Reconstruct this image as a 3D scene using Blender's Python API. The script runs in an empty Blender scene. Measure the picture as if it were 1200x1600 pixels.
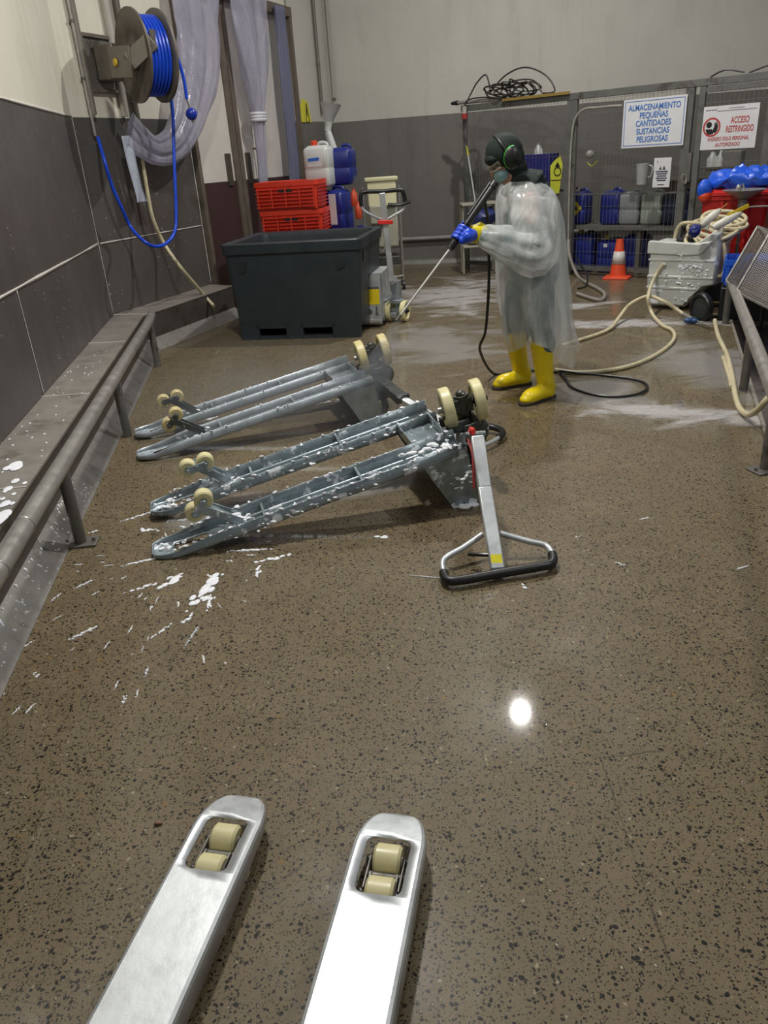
import bpy, bmesh, math, random
from mathutils import Vector, Matrix, noise
V = Vector
PI = math.pi
rnd = random.Random(7)
C = bpy.context.scene.collection
sc = bpy.context.scene

# ------------------------------------------------------------------ camera
pitch, roll, cam_h = math.radians(25.2), math.radians(4.0), 1.5
fwd = V((0, math.cos(pitch), -math.sin(pitch)))
r0 = V((1, 0, 0)); u0 = r0.cross(fwd)
cr = r0*math.cos(roll) - u0*math.sin(roll)
cu = r0*math.sin(roll) + u0*math.cos(roll)
cd = bpy.data.cameras.new('camera'); cam = bpy.data.objects.new('camera', cd); C.objects.link(cam)
cd.sensor_fit = 'VERTICAL'; cd.sensor_height = 32.0; cd.lens = 32.0*1190/1600
cd.clip_start = 0.05; cd.clip_end = 100
cm = Matrix((cr, cu, -fwd)).transposed().to_4x4(); cm.translation = V((0, 0, cam_h))
cam.matrix_world = cm
sc.camera = cam
# ------------------------------------------------------------------ light
sc.view_settings.view_transform = 'Standard'; sc.view_settings.look = 'None'
sc.view_settings.exposure = 0.0; sc.view_settings.gamma = 1.0; sc.view_settings.use_curve_mapping = False
w = bpy.data.worlds.new('world'); sc.world = w; w.use_nodes = True
w.node_tree.nodes['Background'].inputs[0].default_value = (0.93, 0.97, 1.0, 1)
w.node_tree.nodes['Background'].inputs[1].default_value = 0.22
def lamp(name, loc, power, size, col=(1, 0.97, 0.92), target=None):
    l = bpy.data.lights.new(name, 'AREA'); l.shape = 'DISK'; l.size = size; l.energy = power; l.color = col
    o = bpy.data.objects.new(name, l); C.objects.link(o); o.location = loc
    if target: o.rotation_euler = (V(target)-V(loc)).to_track_quat('-Z', 'Y').to_euler()
    return o
lamp('ceiling_lamp', (1.55, 7.6, 5.0), 150, 0.15)
lamp('ceiling_lamp', (-0.42, 4.0, 4.6), 150, 0.3)
lamp('ceiling_lamp', (-1.6, -0.6, 4.6), 60, 0.6)
lamp('ceiling_lamp', (3.2, 1.5, 5.0), 60, 0.6)

# ------------------------------------------------------------------ materials
def hexc(h):
    h = h.lstrip('#'); c = [int(h[i:i+2], 16)/255 for i in (0, 2, 4)]
    return tuple((x/12.92 if x <= 0.04045 else ((x+0.055)/1.055)**2.4) for x in c) + (1,)
MC = {}
class N:
    def __init__(s, name):
        s.m = bpy.data.materials.new(name); s.m.use_nodes = True; s.t = s.m.node_tree; s.b = s.t.nodes['Principled BSDF']
        s.geo = None
    def n(s, typ, **k):
        q = s.t.nodes.new(typ)
        for a, v in k.items():
            setattr(q, a, v)
        return q
    def set(s, q, **k):
        for a, v in k.items(): q.inputs[a.replace('_', ' ')].default_value = v
        return q
    def l(s, a, b): s.t.links.new(a, b)
    def pos(s):
        if not s.geo: s.geo = s.n('ShaderNodeNewGeometry')
        return s.geo.outputs['Position']
    def noise(s, scale, detail=4, rough=0.55, vec=None, stretch=None, dist=0):
        v = vec or s.pos()
        if stretch:
            mp = s.n('ShaderNodeMapping'); mp.inputs['Scale'].default_value = stretch; s.l(v, mp.inputs[0]); v = mp.outputs[0]
        q = s.n('ShaderNodeTexNoise'); q.inputs['Scale'].default_value = scale; q.inputs['Detail'].default_value = detail
        q.inputs['Roughness'].default_value = rough; q.inputs['Distortion'].default_value = dist
        s.l(v, q.inputs['Vector']); return q.outputs['Fac']
    def vor(s, scale, vec=None, feature='F1'):
        q = s.n('ShaderNodeTexVoronoi'); q.feature = feature; q.inputs['Scale'].default_value = scale
        s.l(vec or s.pos(), q.inputs['Vector']); return q
    def ramp(s, fac, stops, interp='LINEAR'):
        q = s.n('ShaderNodeValToRGB'); e = q.color_ramp.elements; q.color_ramp.interpolation = interp
        while len(e) > 1: e.remove(e[0])
        e[0].position = stops[0][0]; e[0].color = stops[0][1]
        for p, c in stops[1:]:
            x = e.new(p); x.color = c
        s.l(fac, q.inputs[0]); return q.outputs[0]
    def step(s, fac, a, b):
        q = s.n('ShaderNodeMapRange'); q.interpolation_type = 'SMOOTHSTEP'
        q.inputs[1].default_value = a; q.inputs[2].default_value = b; s.l(fac, q.inputs[0]); return q.outputs[0]
    def rng(s, fac, lo, hi, a=0.0, b=1.0):
        q = s.n('ShaderNodeMapRange'); q.inputs[1].default_value = a; q.inputs[2].default_value = b
        q.inputs[3].default_value = lo; q.inputs[4].default_value = hi; s.l(fac, q.inputs[0]); return q.outputs[0]
    def math(s, op, a, b=0.0):
        q = s.n('ShaderNodeMath', operation=op)
        for i, x in enumerate((a, b)):
            if isinstance(x, (int, float)): q.inputs[i].default_value = x
            else: s.l(x, q.inputs[i])
        return q.outputs[0]
    def mix(s, f, a, b):
        q = s.n('ShaderNodeMix', data_type='RGBA')
        for i, x in ((0, f), (6, a), (7, b)):
            if isinstance(x, (int, float)) or isinstance(x, tuple): q.inputs[i].default_value = x
            else: s.l(x, q.inputs[i])
        return q.outputs[2]
    def bump(s, h, strength=0.3, dist=0.01):
        q = s.n('ShaderNodeBump'); q.inputs['Strength'].default_value = strength; q.inputs['Distance'].default_value = dist
        s.l(h, q.inputs['Height']); s.l(q.outputs[0], s.b.inputs['Normal'])
def mat(name, col, rough=0.5, metal=0.0, var=0.12, scale=9, foam=0.0, trans=0.0, coat=0.0, dirt=None, bump=0.0, alpha=1.0, stretch=None, spec=None, fscale=22):
    if name in MC: return MC[name]
    k = N(name); c = hexc(col); lo = tuple(x*(1-var) for x in c[:3])+(1,); hi = tuple(min(1, x*(1+var)) for x in c[:3])+(1,)
    nz = k.noise(scale, 5, 0.6, stretch=stretch)
    cc = k.ramp(nz, [(0.3, lo), (0.7, hi)])
    ro = k.rng(nz, max(0.03, rough-0.08), min(1, rough+0.08), 0.3, 0.7)
    if dirt:
        dn = k.step(k.noise(scale*0.5, 6, 0.7, stretch=stretch), 0.52, 0.66); cc = k.mix(dn, cc, hexc(dirt))
    if foam:
        fn = k.noise(fscale, 7, 0.62); fs = k.step(fn, 1-foam, 1-foam+0.05); cc = k.mix(fs, cc, hexc('#E6EAF0'))
        k.l(k.math('MULTIPLY', k.math('SUBTRACT', 1.0, fs), metal), k.b.inputs['Metallic'])
        k.l(k.math('MAXIMUM', fs, ro), k.b.inputs['Roughness'])
        k.bump(fs, 0.6, 0.006)
    else:
        k.b.inputs['Metallic'].default_value = metal; k.l(ro, k.b.inputs['Roughness'])
        if bump: k.bump(k.noise(scale*4, 5), bump, 0.01)
    k.l(cc, k.b.inputs['Base Color'])
    k.b.inputs['Transmission Weight'].default_value = trans; k.b.inputs['Coat Weight'].default_value = coat
    k.b.inputs['Coat Roughness'].default_value = 0.12; k.b.inputs['Alpha'].default_value = alpha
    if spec is not None: k.b.inputs['Specular IOR Level'].default_value = spec
    MC[name] = k.m; return k.m
def plastic_film(name, col, alpha=0.55, rough=0.25, fold=14, vein=0.5):
    """thin translucent plastic sheet: transparent, translucent and glossy mixed"""
    k = N(name); t = k.t; out = t.nodes['Material Output']
    nz = k.noise(fold, 5, 0.6, stretch=(1, 1, 0.35), dist=0.8)
    tr = k.n('ShaderNodeBsdfTransparent'); tl = k.n('ShaderNodeBsdfTranslucent'); tl.inputs[0].default_value = hexc(col)
    k.b.inputs['Base Color'].default_value = hexc(col); k.b.inputs['Roughness'].default_value = rough
    k.bump(nz, 0.5, 0.03)
    m1 = k.n('ShaderNodeMixShader'); m1.inputs[0].default_value = 0.45
    k.l(k.b.outputs[0], m1.inputs[1]); k.l(tl.outputs[0], m1.inputs[2])
    m2 = k.n('ShaderNodeMixShader'); k.l(k.rng(nz, alpha-vein*0.5, min(1, alpha+vein*0.5), 0.3, 0.7), m2.inputs[0])
    k.l(tr.outputs[0], m2.inputs[1]); k.l(m1.outputs[0], m2.inputs[2]); k.l(m2.outputs[0], out.inputs[0])
    return k.m

def floor_mat():
    k = N('wet_terrazzo_concrete')
    big = k.noise(0.7, 5, 0.6); mid = k.noise(6, 5, 0.65); fine = k.noise(160, 3, 0.6)
    base = k.ramp(mid, [(0.3, hexc('#615440')), (0.7, hexc('#76674F'))])
    base = k.mix(k.step(big, 0.35, 0.7), base, hexc('#6C614B'))
    base = k.mix(k.rng(fine, 0.0, 0.45, 0.35, 0.75), base, hexc('#85785E'))
    wrp = k.n('ShaderNodeTexNoise'); wrp.inputs['Scale'].default_value = 60; k.l(k.pos(), wrp.inputs['Vector'])
    ad = k.n('ShaderNodeVectorMath', operation='MULTIPLY_ADD'); k.l(wrp.outputs['Color'], ad.inputs[0]); ad.inputs[1].default_value = (0.012,)*3; k.l(k.pos(), ad.inputs[2])
    for sc_, col, thr, size in ((84, '#14110D', 0.40, 0.38), (120, '#1A1610', 0.45, 0.36), (60, '#978C72', 0.10, 0.2), (34, '#7C6440', 0.03, 0.2), (150, '#2C281F', 0.55, 0.34), (210, '#30291E', 0.5, 0.35), (120, '#A89F88', 0.06, 0.2)):
        v = k.vor(sc_, ad.outputs[0]); sep = k.n('ShaderNodeSeparateColor'); k.l(v.outputs['Color'], sep.inputs[0])
        sel = k.math('LESS_THAN', sep.outputs[0], thr)
        sz = k.math('LESS_THAN', v.outputs['Distance'], k.math('MULTIPLY', sep.outputs[1], size+0.12))
        base = k.mix(k.math('MULTIPLY', sel, sz), base, hexc(col))
    # hairline cracks in the slab
    cv = k.vor(0.45, ad.outputs[0], 'DISTANCE_TO_EDGE')
    crack = k.math('MULTIPLY', k.math('LESS_THAN', cv.outputs[0], 0.0012), k.step(k.noise(2.2), 0.5, 0.6))
    base = k.mix(k.math('MULTIPLY', crack, 0.6), base, hexc('#2A261E'))
    k.l(base, k.b.inputs['Base Color'])
    wet = k.step(k.noise(1.6, 4, 0.6), 0.38, 0.6)
    k.l(k.rng(wet, 0.52, 0.34), k.b.inputs['Roughness'])
    k.b.inputs['Specular IOR Level'].default_value = 0.18
    k.b.inputs['Coat Weight'].default_value = 0.42; k.b.inputs['Coat Roughness'].default_value = 0.05
    hb = k.math('ADD', k.math('MULTIPLY', k.noise(14, 4), 1.0), k.math('MULTIPLY', fine, 0.15)); k.bump(hb, 0.10, 0.008)
    return k.m
def wall_mat(name, c1, c2, dirtc, rough=0.5, splash=0.0):
    k = N(name)
    n1_ = k.noise(1.3, 6, 0.65); st = k.noise(5, 6, 0.7, stretch=(1, 1, 0.12)); fine = k.noise(70, 3)
    c = k.ramp(n1_, [(0.3, hexc(c1)), (0.7, hexc(c2))])
    c = k.mix(k.rng(k.step(st, 0.5, 0.75), 0, 0.45), c, hexc(dirtc))
    c = k.mix(k.rng(fine, 0, 0.15, 0.4, 0.7), c, hexc(dirtc))
    if splash:
        v = k.vor(38, None); sep = k.n('ShaderNodeSeparateColor'); k.l(v.outputs['Color'], sep.inputs[0])
        sel = k.math('MULTIPLY', k.math('LESS_THAN', sep.outputs[0], splash), k.math('LESS_THAN', v.outputs['Distance'], 0.18))
        c = k.mix(k.math('MULTIPLY', sel, k.step(k.noise(1.8), 0.45, 0.6)), c, hexc('#C9C6C0'))
    k.l(c, k.b.inputs['Base Color']); k.l(k.rng(st, rough-0.1, rough+0.12, 0.3, 0.7), k.b.inputs['Roughness'])
    k.bump(k.noise(30, 4), 0.05, 0.01)
    return k.m
galv = mat('galvanised_steel', '#A3ABB0', 0.42, 0.75, 0.22, 14, bump=0.08)
galv_bright = mat('bright_galvanised_steel', '#C6CACC', 0.42, 0.6, 0.14, 10, bump=0.05)
galv_foam = mat('soapy_galvanised_steel', '#97A3A8', 0.36, 0.7, 0.2, 12, foam=0.44, fscale=13)
galv_dark = mat('dark_wet_steel', '#5A5E5E', 0.4, 0.7, 0.25, 12, foam=0.36)
steel = mat('brushed_stainless', '#A19E98', 0.33, 0.5, 0.15, 12, bump=0.05)
steel_dk = mat('dull_stainless', '#75726D', 0.45, 0.5, 0.2, 8, dirt='#4A4744')
greasy = mat('greasy_steel', '#4A4A44', 0.4, 0.6, 0.35, 30, foam=0.38)
nylon = mat('cream_nylon', '#D8CFA0', 0.4, 0, 0.07, 12)
nylon_soap = mat('soapy_nylon', '#CDBf8A', 0.4, 0, 0.08, 12, foam=0.36)
rubber = mat('black_rubber', '#17181A', 0.4, 0, 0.2, 20)
blackp = mat('black_plastic', '#1B1B1B', 0.35, 0, 0.2, 10)
foamm = mat('white_foam', '#EEF0F5', 0.7, 0, 0.05, 30, bump=0.4)
ledge_m = mat('ledge_steel_sheet', '#938E86', 0.40, 0.3, 0.16, 6, dirt='#716C64', bump=0.06)
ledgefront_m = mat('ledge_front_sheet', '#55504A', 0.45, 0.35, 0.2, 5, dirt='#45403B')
flare_m = mat('floor_flashing_steel', '#8E8B86', 0.4, 0.5, 0.15, 9, dirt='#6E6A64')
caulk = mat('white_caulk', '#C9C5BD', 0.6, 0, 0.1, 20)
hose_beige = mat('beige_rubber_hose', '#C9BE9C', 0.45, 0, 0.12, 14, dirt='#A99F82')
hose_blue = mat('blue_rubber_hose', '#1446C8', 0.35, 0, 0.1, 14)
cream_wall = wall_mat('cream_painted_panel', '#D3CEBE', '#DDD9CB', '#B0AA9A')
grey_wall = wall_mat('grey_washable_panel', '#4B4744', '#5A5652', '#3C3735', 0.42, splash=0.10)
back_up = wall_mat('pale_painted_wall', '#BEBBB2', '#C8C5BC', '#AAA79E')
back_lo = wall_mat('grey_painted_wall', '#6A6762', '#74716B', '#55524E')
maroon = wall_mat('maroon_kick_panel', '#3E2A2A', '#4A3433', '#2C2020', 0.4)
film = plastic_film('cloudy_curtain_film', '#C4C2D2', 0.66, 0.2, 7, 0.5)
film2 = plastic_film('poncho_film', '#E8EBEA', 0.62, 0.16, 9, 0.7)

# ------------------------------------------------------------------ geometry helpers
def basis(ax):
    ax = V(ax).normalized(); a = V((0, 0, 1)) if abs(ax.z) < 0.9 else V((1, 0, 0))
    u = ax.cross(a).normalized(); return u, ax.cross(u).normalized(), ax
def box(bm, c, s, R=None):
    R = R or Matrix.Identity(3); c = V(c); vs = []
    for x in (-.5, .5):
        for y in (-.5, .5):
            for z in (-.5, .5): vs.append(bm.verts.new(c + R @ V((x*s[0], y*s[1], z*s[2]))))
    for f in ((0, 1, 3, 2), (4, 6, 7, 5), (0, 4, 5, 1), (2, 3, 7, 6), (0, 2, 6, 4), (1, 5, 7, 3)): bm.faces.new([vs[i] for i in f])
def bar(bm, a, b, wd, ht, up=(0, 0, 1)):
    """rectangular bar from a to b"""
    a, b = V(a), V(b); x = (b-a).normalized(); y = V(up).cross(x).normalized(); z = x.cross(y)
    box(bm, (a+b)/2, ((b-a).length, wd, ht), Matrix((x, y, z)).transposed())
def ring(bm, c, u, v, ru, rv, n):
    return [bm.verts.new(V(c) + u*(ru*math.cos(2*PI*i/n)) + v*(rv*math.sin(2*PI*i/n))) for i in range(n)]
def bridge(bm, a, b):
    n = len(a)
    for i in range(n): bm.faces.new((a[i], a[(i+1) % n], b[(i+1) % n], b[i]))
def cyl(bm, p0, p1, r, r1=None, n=20):
    p0, p1 = V(p0), V(p1); u, v, ax = basis(p1-p0); r1 = r if r1 is None else r1
    a = ring(bm, p0, u, v, r, r, n); b = ring(bm, p1, u, v, r1, r1, n); bridge(bm, a, b)
    bm.faces.new(a[::-1]); bm.faces.new(b)
def smooth_path(pts, k=6, closed=False):
    pts = [V(p) for p in pts]; n = len(pts); out = []
    rg = range(n if closed else n-1)
    for i in rg:
        if closed: p0, p1, p2, p3 = pts[(i-1) % n], pts[i], pts[(i+1) % n], pts[(i+2) % n]
        else: p0, p1, p2, p3 = pts[max(i-1, 0)], pts[i], pts[i+1], pts[min(i+2, n-1)]
        for j in range(k):
            t = j/k; out.append(0.5*((2*p1)+(p2-p0)*t+(2*p0-5*p1+4*p2-p3)*t*t+(3*p1-p0-3*p2+p3)*t**3))
    if not closed: out.append(pts[-1])
    return out
def tube(bm, pts, r, n=8, k=6, closed=False, caps=True):
    P = smooth_path(pts, k, closed) if k > 1 else [V(p) for p in pts]
    m = len(P); prev = None; rs = []; u = None
    for i, p in enumerate(P):
        a = P[i-1] if (i > 0 or closed) else P[0]; b = P[(i+1) % m] if (i < m-1 or closed) else P[-1]
        t = (b-a).normalized() if (b-a).length > 1e-9 else V((0, 0, 1))
        if u is None: u = basis(t)[0]
        else:
            u = (u - t*u.dot(t)); u = u.normalized() if u.length > 1e-6 else basis(t)[0]
        v = t.cross(u)
        rr = r if not isinstance(r, (list, tuple)) else r[0]+(r[-1]-r[0])*i/max(1, m-1) if len(r) == 2 else r[min(len(r)-1, int(round(i/(m-1)*(len(r)-1))))]
        rs.append(ring(bm, p, u, v, rr, rr, n))
    for i in range(m-1): bridge(bm, rs[i], rs[i+1])
    if closed: bridge(bm, rs[-1], rs[0])
    elif caps: bm.faces.new(rs[0][::-1]); bm.faces.new(rs[-1])
def ell(bm, c, r, R=None, seg=16, rings=10):
    R = R or Matrix.Identity(3); c = V(c); rows = []
    top = bm.verts.new(c + R @ V((0, 0, r[2]))); bot = bm.verts.new(c + R @ V((0, 0, -r[2])))
    for j in range(1, rings):
        a = PI*j/rings
        rows.append([bm.verts.new(c + R @ V((r[0]*math.sin(a)*math.cos(2*PI*i/seg), r[1]*math.sin(a)*math.sin(2*PI*i/seg), r[2]*math.cos(a)))) for i in range(seg)])
    for i in range(seg):
        bm.faces.new((top, rows[0][i], rows[0][(i+1) % seg])); bm.faces.new((bot, rows[-1][(i+1) % seg], rows[-1][i]))
    for a, b in zip(rows, rows[1:]):
        for i in range(seg): bm.faces.new((a[i], b[i], b[(i+1) % seg], a[(i+1) % seg]))
def lathe(bm, prof, o, ax=(0, 0, 1), n=28, close=True):
    """prof = [(radius, height)...] about axis ax through o"""
    u, v, a = basis(ax); o = V(o); rs = []
    for r, h in prof:
        rs.append(ring(bm, o+a*h, u, v, max(r, 1e-4), max(r, 1e-4), n))
    for i in range(len(rs)-1): bridge(bm, rs[i], rs[i+1])
    if close: bm.faces.new(rs[0][::-1]); bm.faces.new(rs[-1])
def prism(bm, poly, o, u, v, wv):
    """polygon poly (2d) in plane (u,v) at o, extruded by vector wv"""
    o, u, v, wv = V(o), V(u), V(v), V(wv)
    a = [bm.verts.new(o+u*x+v*y) for x, y in poly]; b = [bm.verts.new(o+u*x+v*y+wv) for x, y in poly]
    bridge(bm, a, b); bm.faces.new(a[::-1]); bm.faces.new(b)
def rrect(x0, y0, x1, y1, r, n=4):
    out = []
    for cx, cy, a0 in ((x1-r, y1-r, 0), (x0+r, y1-r, 90), (x0+r, y0+r, 180), (x1-r, y0+r, 270)):
        for i in range(n+1):
            a = math.radians(a0+90*i/n); out.append((cx+r*math.cos(a), cy+r*math.sin(a)))
    return out
def off(o):
    p = V((0, 0, 0))
    while o is not None: p += o.location; o = o.parent
    return p
def obj(name, bm, m, parent=None, bevel=0, subsurf=0, solid=0, remesh=0, sm=38, label=None, kind=None, recalc=True):
    if recalc: bmesh.ops.recalc_face_normals(bm, faces=bm.faces[:])
    lim = math.radians(sm)
    for f in bm.faces: f.smooth = True
    for e in bm.edges:
        if len(e.link_faces) == 2 and e.calc_face_angle(0) > lim: e.smooth = False
    if parent is None:
        xs = [v.co for v in bm.verts]; lo = V([min(p[i] for p in xs) for i in range(3)]); hi = V([max(p[i] for p in xs) for i in range(3)])
        loc = V(((lo.x+hi.x)/2, (lo.y+hi.y)/2, lo.z)); sh = loc
    else: sh = off(parent); loc = V((0, 0, 0))
    bmesh.ops.translate(bm, vec=-sh, verts=bm.verts[:])
    me = bpy.data.meshes.new(name); bm.to_mesh(me); bm.free(); me.materials.append(m)
    o = bpy.data.objects.new(name, me); C.objects.link(o); o.location = loc
    if parent: o.parent = parent
    if remesh:
        q = o.modifiers.new('r', 'REMESH'); q.mode = 'VOXEL'; q.voxel_size = remesh; q.use_smooth_shade = True
        q = o.modifiers.new('s', 'SMOOTH'); q.factor = 0.6; q.iterations = 6
    if solid: q = o.modifiers.new('t', 'SOLIDIFY'); q.thickness = solid; q.offset = 0
    if bevel: q = o.modifiers.new('b', 'BEVEL'); q.width = bevel; q.segments = 2; q.limit_method = 'ANGLE'; q.angle_limit = math.radians(40)
    if subsurf: q = o.modifiers.new('u', 'SUBSURF'); q.levels = subsurf; q.render_levels = subsurf
    if label: o['label'] = label
    if kind: o['kind'] = kind
    return o
def thing(name, label, cat, loc, group=None):
    o = bpy.data.objects.new(name, None); C.objects.link(o); o.location = loc; o.empty_display_size = 0.1
    o['label'] = label; o['category'] = cat
    if group: o['group'] = group
    return o
def tag(o, label, cat, group=None, kind=None):
    o['label'] = label; o['category'] = cat
    if group: o['group'] = group
    if kind: o['kind'] = kind
    return o
def struct(name, bm, m, **k):
    o = obj(name, bm, m, **k); o['kind'] = 'structure'; return o
def B(): return bmesh.new()
def text(s, o, u, v, size, m, parent, name='lettering', bold=0.0, sx=1.0, align='CENTER', shear=0.0):
    """flat lettering whose baseline centre is at o, running along u with v up"""
    cu_ = bpy.data.curves.new('t', 'FONT'); cu_.body = s; cu_.size = size; cu_.align_x = align; cu_.offset = bold; cu_.extrude = 0.0006; cu_.shear = shear
    to = bpy.data.objects.new('t', cu_); C.objects.link(to)
    dg = bpy.context.evaluated_depsgraph_get(); me = bpy.data.meshes.new_from_object(to.evaluated_get(dg))
    bpy.data.objects.remove(to)
    u, v = V(u), V(v); wn = u.cross(v).normalized(); sh = off(parent)
    for q in me.vertices: q.co = V(o)+u*(q.co.x*sx)+v*q.co.y+wn*q.co.z-sh
    me.materials.clear(); me.materials.append(m)
    ob = bpy.data.objects.new(name, me); C.objects.link(ob); ob.parent = parent
    return ob

# ------------------------------------------------------------------ room frame
K = V((-2.30, 7.01, 0)); E2 = V((.3746, .9272, 0)); N2 = V((.9272, -.3746, 0))
E1 = V((.1322, -.9912, 0)); N1 = V((.9912, .1322, 0))
B0 = V((-.33, 11.88, 0)); EB = V((.9816, -.1908, 0)); NB = V((-.1908, -.9816, 0))
CG = V((1.325, 10.85, 0)); EC = V((.7225, -.6914, 0)); NC = V((-.6914, -.7225, 0))
UP = V((0, 0, 1))
def wall(name, o, e, n, s0, s1, z0, z1, m, t=0.12, d=0.0):
    bm = B(); prism(bm, [(s0, z0), (s1, z0), (s1, z1), (s0, z1)], o+n*d, e, UP, -n*t); return struct(name, bm, m)
# floor
bm = B(); box(bm, (1.0, 7.0, -0.05), (16, 19, 0.1)); floor = struct('floor', bm, floor_mat())
# left wall (two runs that meet at an angle), lower washable panel and upper cream panel
wall('wall_left', K, E1, N1, -0.12, 9.0, 0, 1.92, grey_wall)
wall('wall_left_upper', K, E1, N1, -0.12, 9.0, 1.92, 4.6, cream_wall)
wall('wall_left_side', K, E2, N2, -0.1, 1.67, 0, 1.92, grey_wall)
wall('wall_left_side_upper', K, E2, N2, -0.1, 1.67, 1.92, 4.6, cream_wall)
wall('wall_left_over_door', K, E2, N2, 1.67, 4.15, 3.07, 4.6, cream_wall)
wall('wall_left_end', K, E2, N2, 4.10, 5.26, 0, 1.93, back_lo)
wall('wall_left_end_upper', K, E2, N2, 4.10, 5.26, 1.93, 4.6, back_up)
wall('wall_back', B0, EB, NB, -0.02, 9.0, 0, 1.92, back_lo)
wall('wall_back_upper', B0, EB, NB, -0.02, 9.0, 1.92, 4.6, back_up)
# white sealant lines between the wall panels
def strip(name, o, e, n, pts, wd=0.009, m=caulk, t=0.004):
    bm = B()
    for (s0, z0), (s1, z1) in zip(pts, pts[1:]): bar(bm, o+e*s0+UP*z0+n*0.003, o+e*s1+UP*z1+n*0.003, t, wd, up=n.cross(UP) if abs(s0-s1) < 1e-6 else UP)
    return struct(name, bm, m)
def cstrip(name, o, e, n, s0, z0, s1, z1, wd=0.010):
    bm = B(); nrm = V((s1-s0, z1-z0)).normalized(); px = V((-nrm.y, nrm.x)); kk = 24; L = []
    a = []; b = []
    for i in range(kk+1):
        t = i/kk; s = s0+(s1-s0)*t; z = z0+(z1-z0)*t; ww = wd*(0.6+0.9*noise.noise(V((s*7, z*7, 3.1)))*0.8+0.2)
        for lst, sg in ((a, 1), (b, -1)): lst.append(bm.verts.new(o+n*0.004+e*(s+px.x*ww*sg/2)+UP*(z+px.y*ww*sg/2)))
    for i in range(kk): bm.faces.new((a[i], a[i+1], b[i+1], b[i]))
    return struct(name, bm, caulk, solid=0.003)
cstrip('trim_1', K, E1, N1, 0.02, 0.947, 8.5, 0.947, 0.022)
cstrip('trim_2', K, E2, N2, 0.02, 0.945, 1.64, 0.935, 0.012)
cstrip('trim_3', K, E1, N1, 0.012, 0.34, 0.012, 1.92, 0.012)
cstrip('trim_4', K, E2, N2, 1.635, 0.33, 1.635, 1.92, 0.012)
cstrip('trim_5', K, E1, N1, 2.62, 0.34, 2.62, 0.94, 0.009)
cstrip('trim_6', K, E1, N1, 0.0, 1.925, 8.0, 1.925, 0.016)
# impact ledge along the left wall
def ledge(name, o, e, n, s0, s1, w0, dflare, top=0.34):
    bm = B(); prism(bm, [(0, top), (w0, top-0.012), (w0, top-0.03), (0, top-0.03)], o+e*s0, n, UP, e*(s1-s0)); a = struct(name+'_top', bm, ledge_m, bevel=0.004)
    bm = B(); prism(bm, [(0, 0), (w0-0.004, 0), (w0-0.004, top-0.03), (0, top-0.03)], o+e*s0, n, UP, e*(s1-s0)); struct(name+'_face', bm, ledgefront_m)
    bm = B(); prism(bm, [(w0-0.004, 0.10), (w0-0.004, 0.085), (dflare-0.01, 0.0), (dflare+0.012, 0.0), (dflare+0.012, 0.004)], o+e*s0, n, UP, e*(s1-s0)); struct(name+'_flashing', bm, flare_m)
ledge('trim_ledge', K, E1, N1, 0.0, 8.6, 0.27, 0.35)
ledge('trim_side_ledge', K, E2, N2, 0.0, 1.62, 0.27, 0.35)
bm = B()
for s in (1.2, 2.66, 4.1): 
    bar(bm, K+E1*s+UP*0.3405+N1*0.0, K+E1*s+UP*0.3295+N1*0.27, 0.007, 0.004)
bar(bm, K+UP*0.341, K+UP*0.331+N1*0.25+N2*0.1, 0.01, 0.004)
struct('trim_7', bm, caulk)

# pipe guard rail on the left
def guard_rail(label, pts, posts, rr, pr, footdir):
    t = thing('guard_rail', label, 'rail', (posts[0][0][0], posts[0][0][1], 0))
    bm = B(); tube(bm, pts, rr, 20, 1); obj('rail_pipe', bm, steel, t)
    for (f, tp, plate) in posts:
        bm = B(); cyl(bm, f, tp, pr, n=18); p = obj('post', bm, steel_dk, t)
        if plate:
            bm = B(); box(bm, V(f)+V((0, 0, 0.005)), (0.15, 0.10, 0.01), Matrix.Rotation(footdir, 3, 'Z'))
            for sx in (-1, 1):
                q = V(f)+Matrix.Rotation(footdir, 3, 'Z') @ V((sx*0.058, 0, 0)); cyl(bm, q, q+V((0, 0, 0.026)), 0.008, n=8)
            obj('foot_plate', bm, steel_dk, p, bevel=0.002)
    return t
def lp(s, d, z): return tuple(K+E1*s+N1*d+UP*z)
gr = guard_rail('long grey pipe guard rail in front of the left wall ledge', [lp(0.30, 0.37, 0.36), lp(0.7, 0.40, 0.375), lp(8.4, 0.41, 0.375)],
    [(lp(s, 0.405, 0), lp(s, 0.405, 0.36), s > 3) for s in (0.72, 2.53, 4.02, 5.6)], 0.036, 0.027, 0.1)
for s in (4.62, 4.95):
    bm = B(); lathe(bm, [(0.0365, -0.005), (0.039, 0), (0.0365, 0.005)], lp(s, 0.4065, 0.375), E1, 24); obj('weld_seam', bm, steel, gr, label='bright weld ring')
# ------------------------------------------------------------------ door with plastic curtains
def wp(s, d, z): return K+E2*s+N2*d+UP*z
door_parts = []
bm = B(); prism(bm, [(1.70, 1.33), (4.12, 1.31), (4.12, 3.05), (1.70, 3.05)], K-N2*0.04, E2, UP, -N2*0.05)
dr = struct('door_1', bm, mat('cream_door_panel', '#CFCAC2', 0.5, 0, 0.06, 3))
bm = B(); prism(bm, [(1.70, 0.0), (4.12, 0.0), (4.12, 1.31), (1.70, 1.33)], K-N2*0.035, E2, UP, -N2*0.055); obj('kick_panel', bm, maroon, dr)
stile = mat('grey_brown_door_frame', '#6B6156', 0.5, 0.2, 0.15, 8)
bm = B()
for s0, s1 in ((2.50, 2.60), (2.615, 2.70)): bar(bm, wp((s0+s1)/2, -0.03, 0), wp((s0+s1)/2, -0.03, 3.05), s1-s0, 0.03, up=N2)
obj('door_stile', bm, stile, dr)
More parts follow.
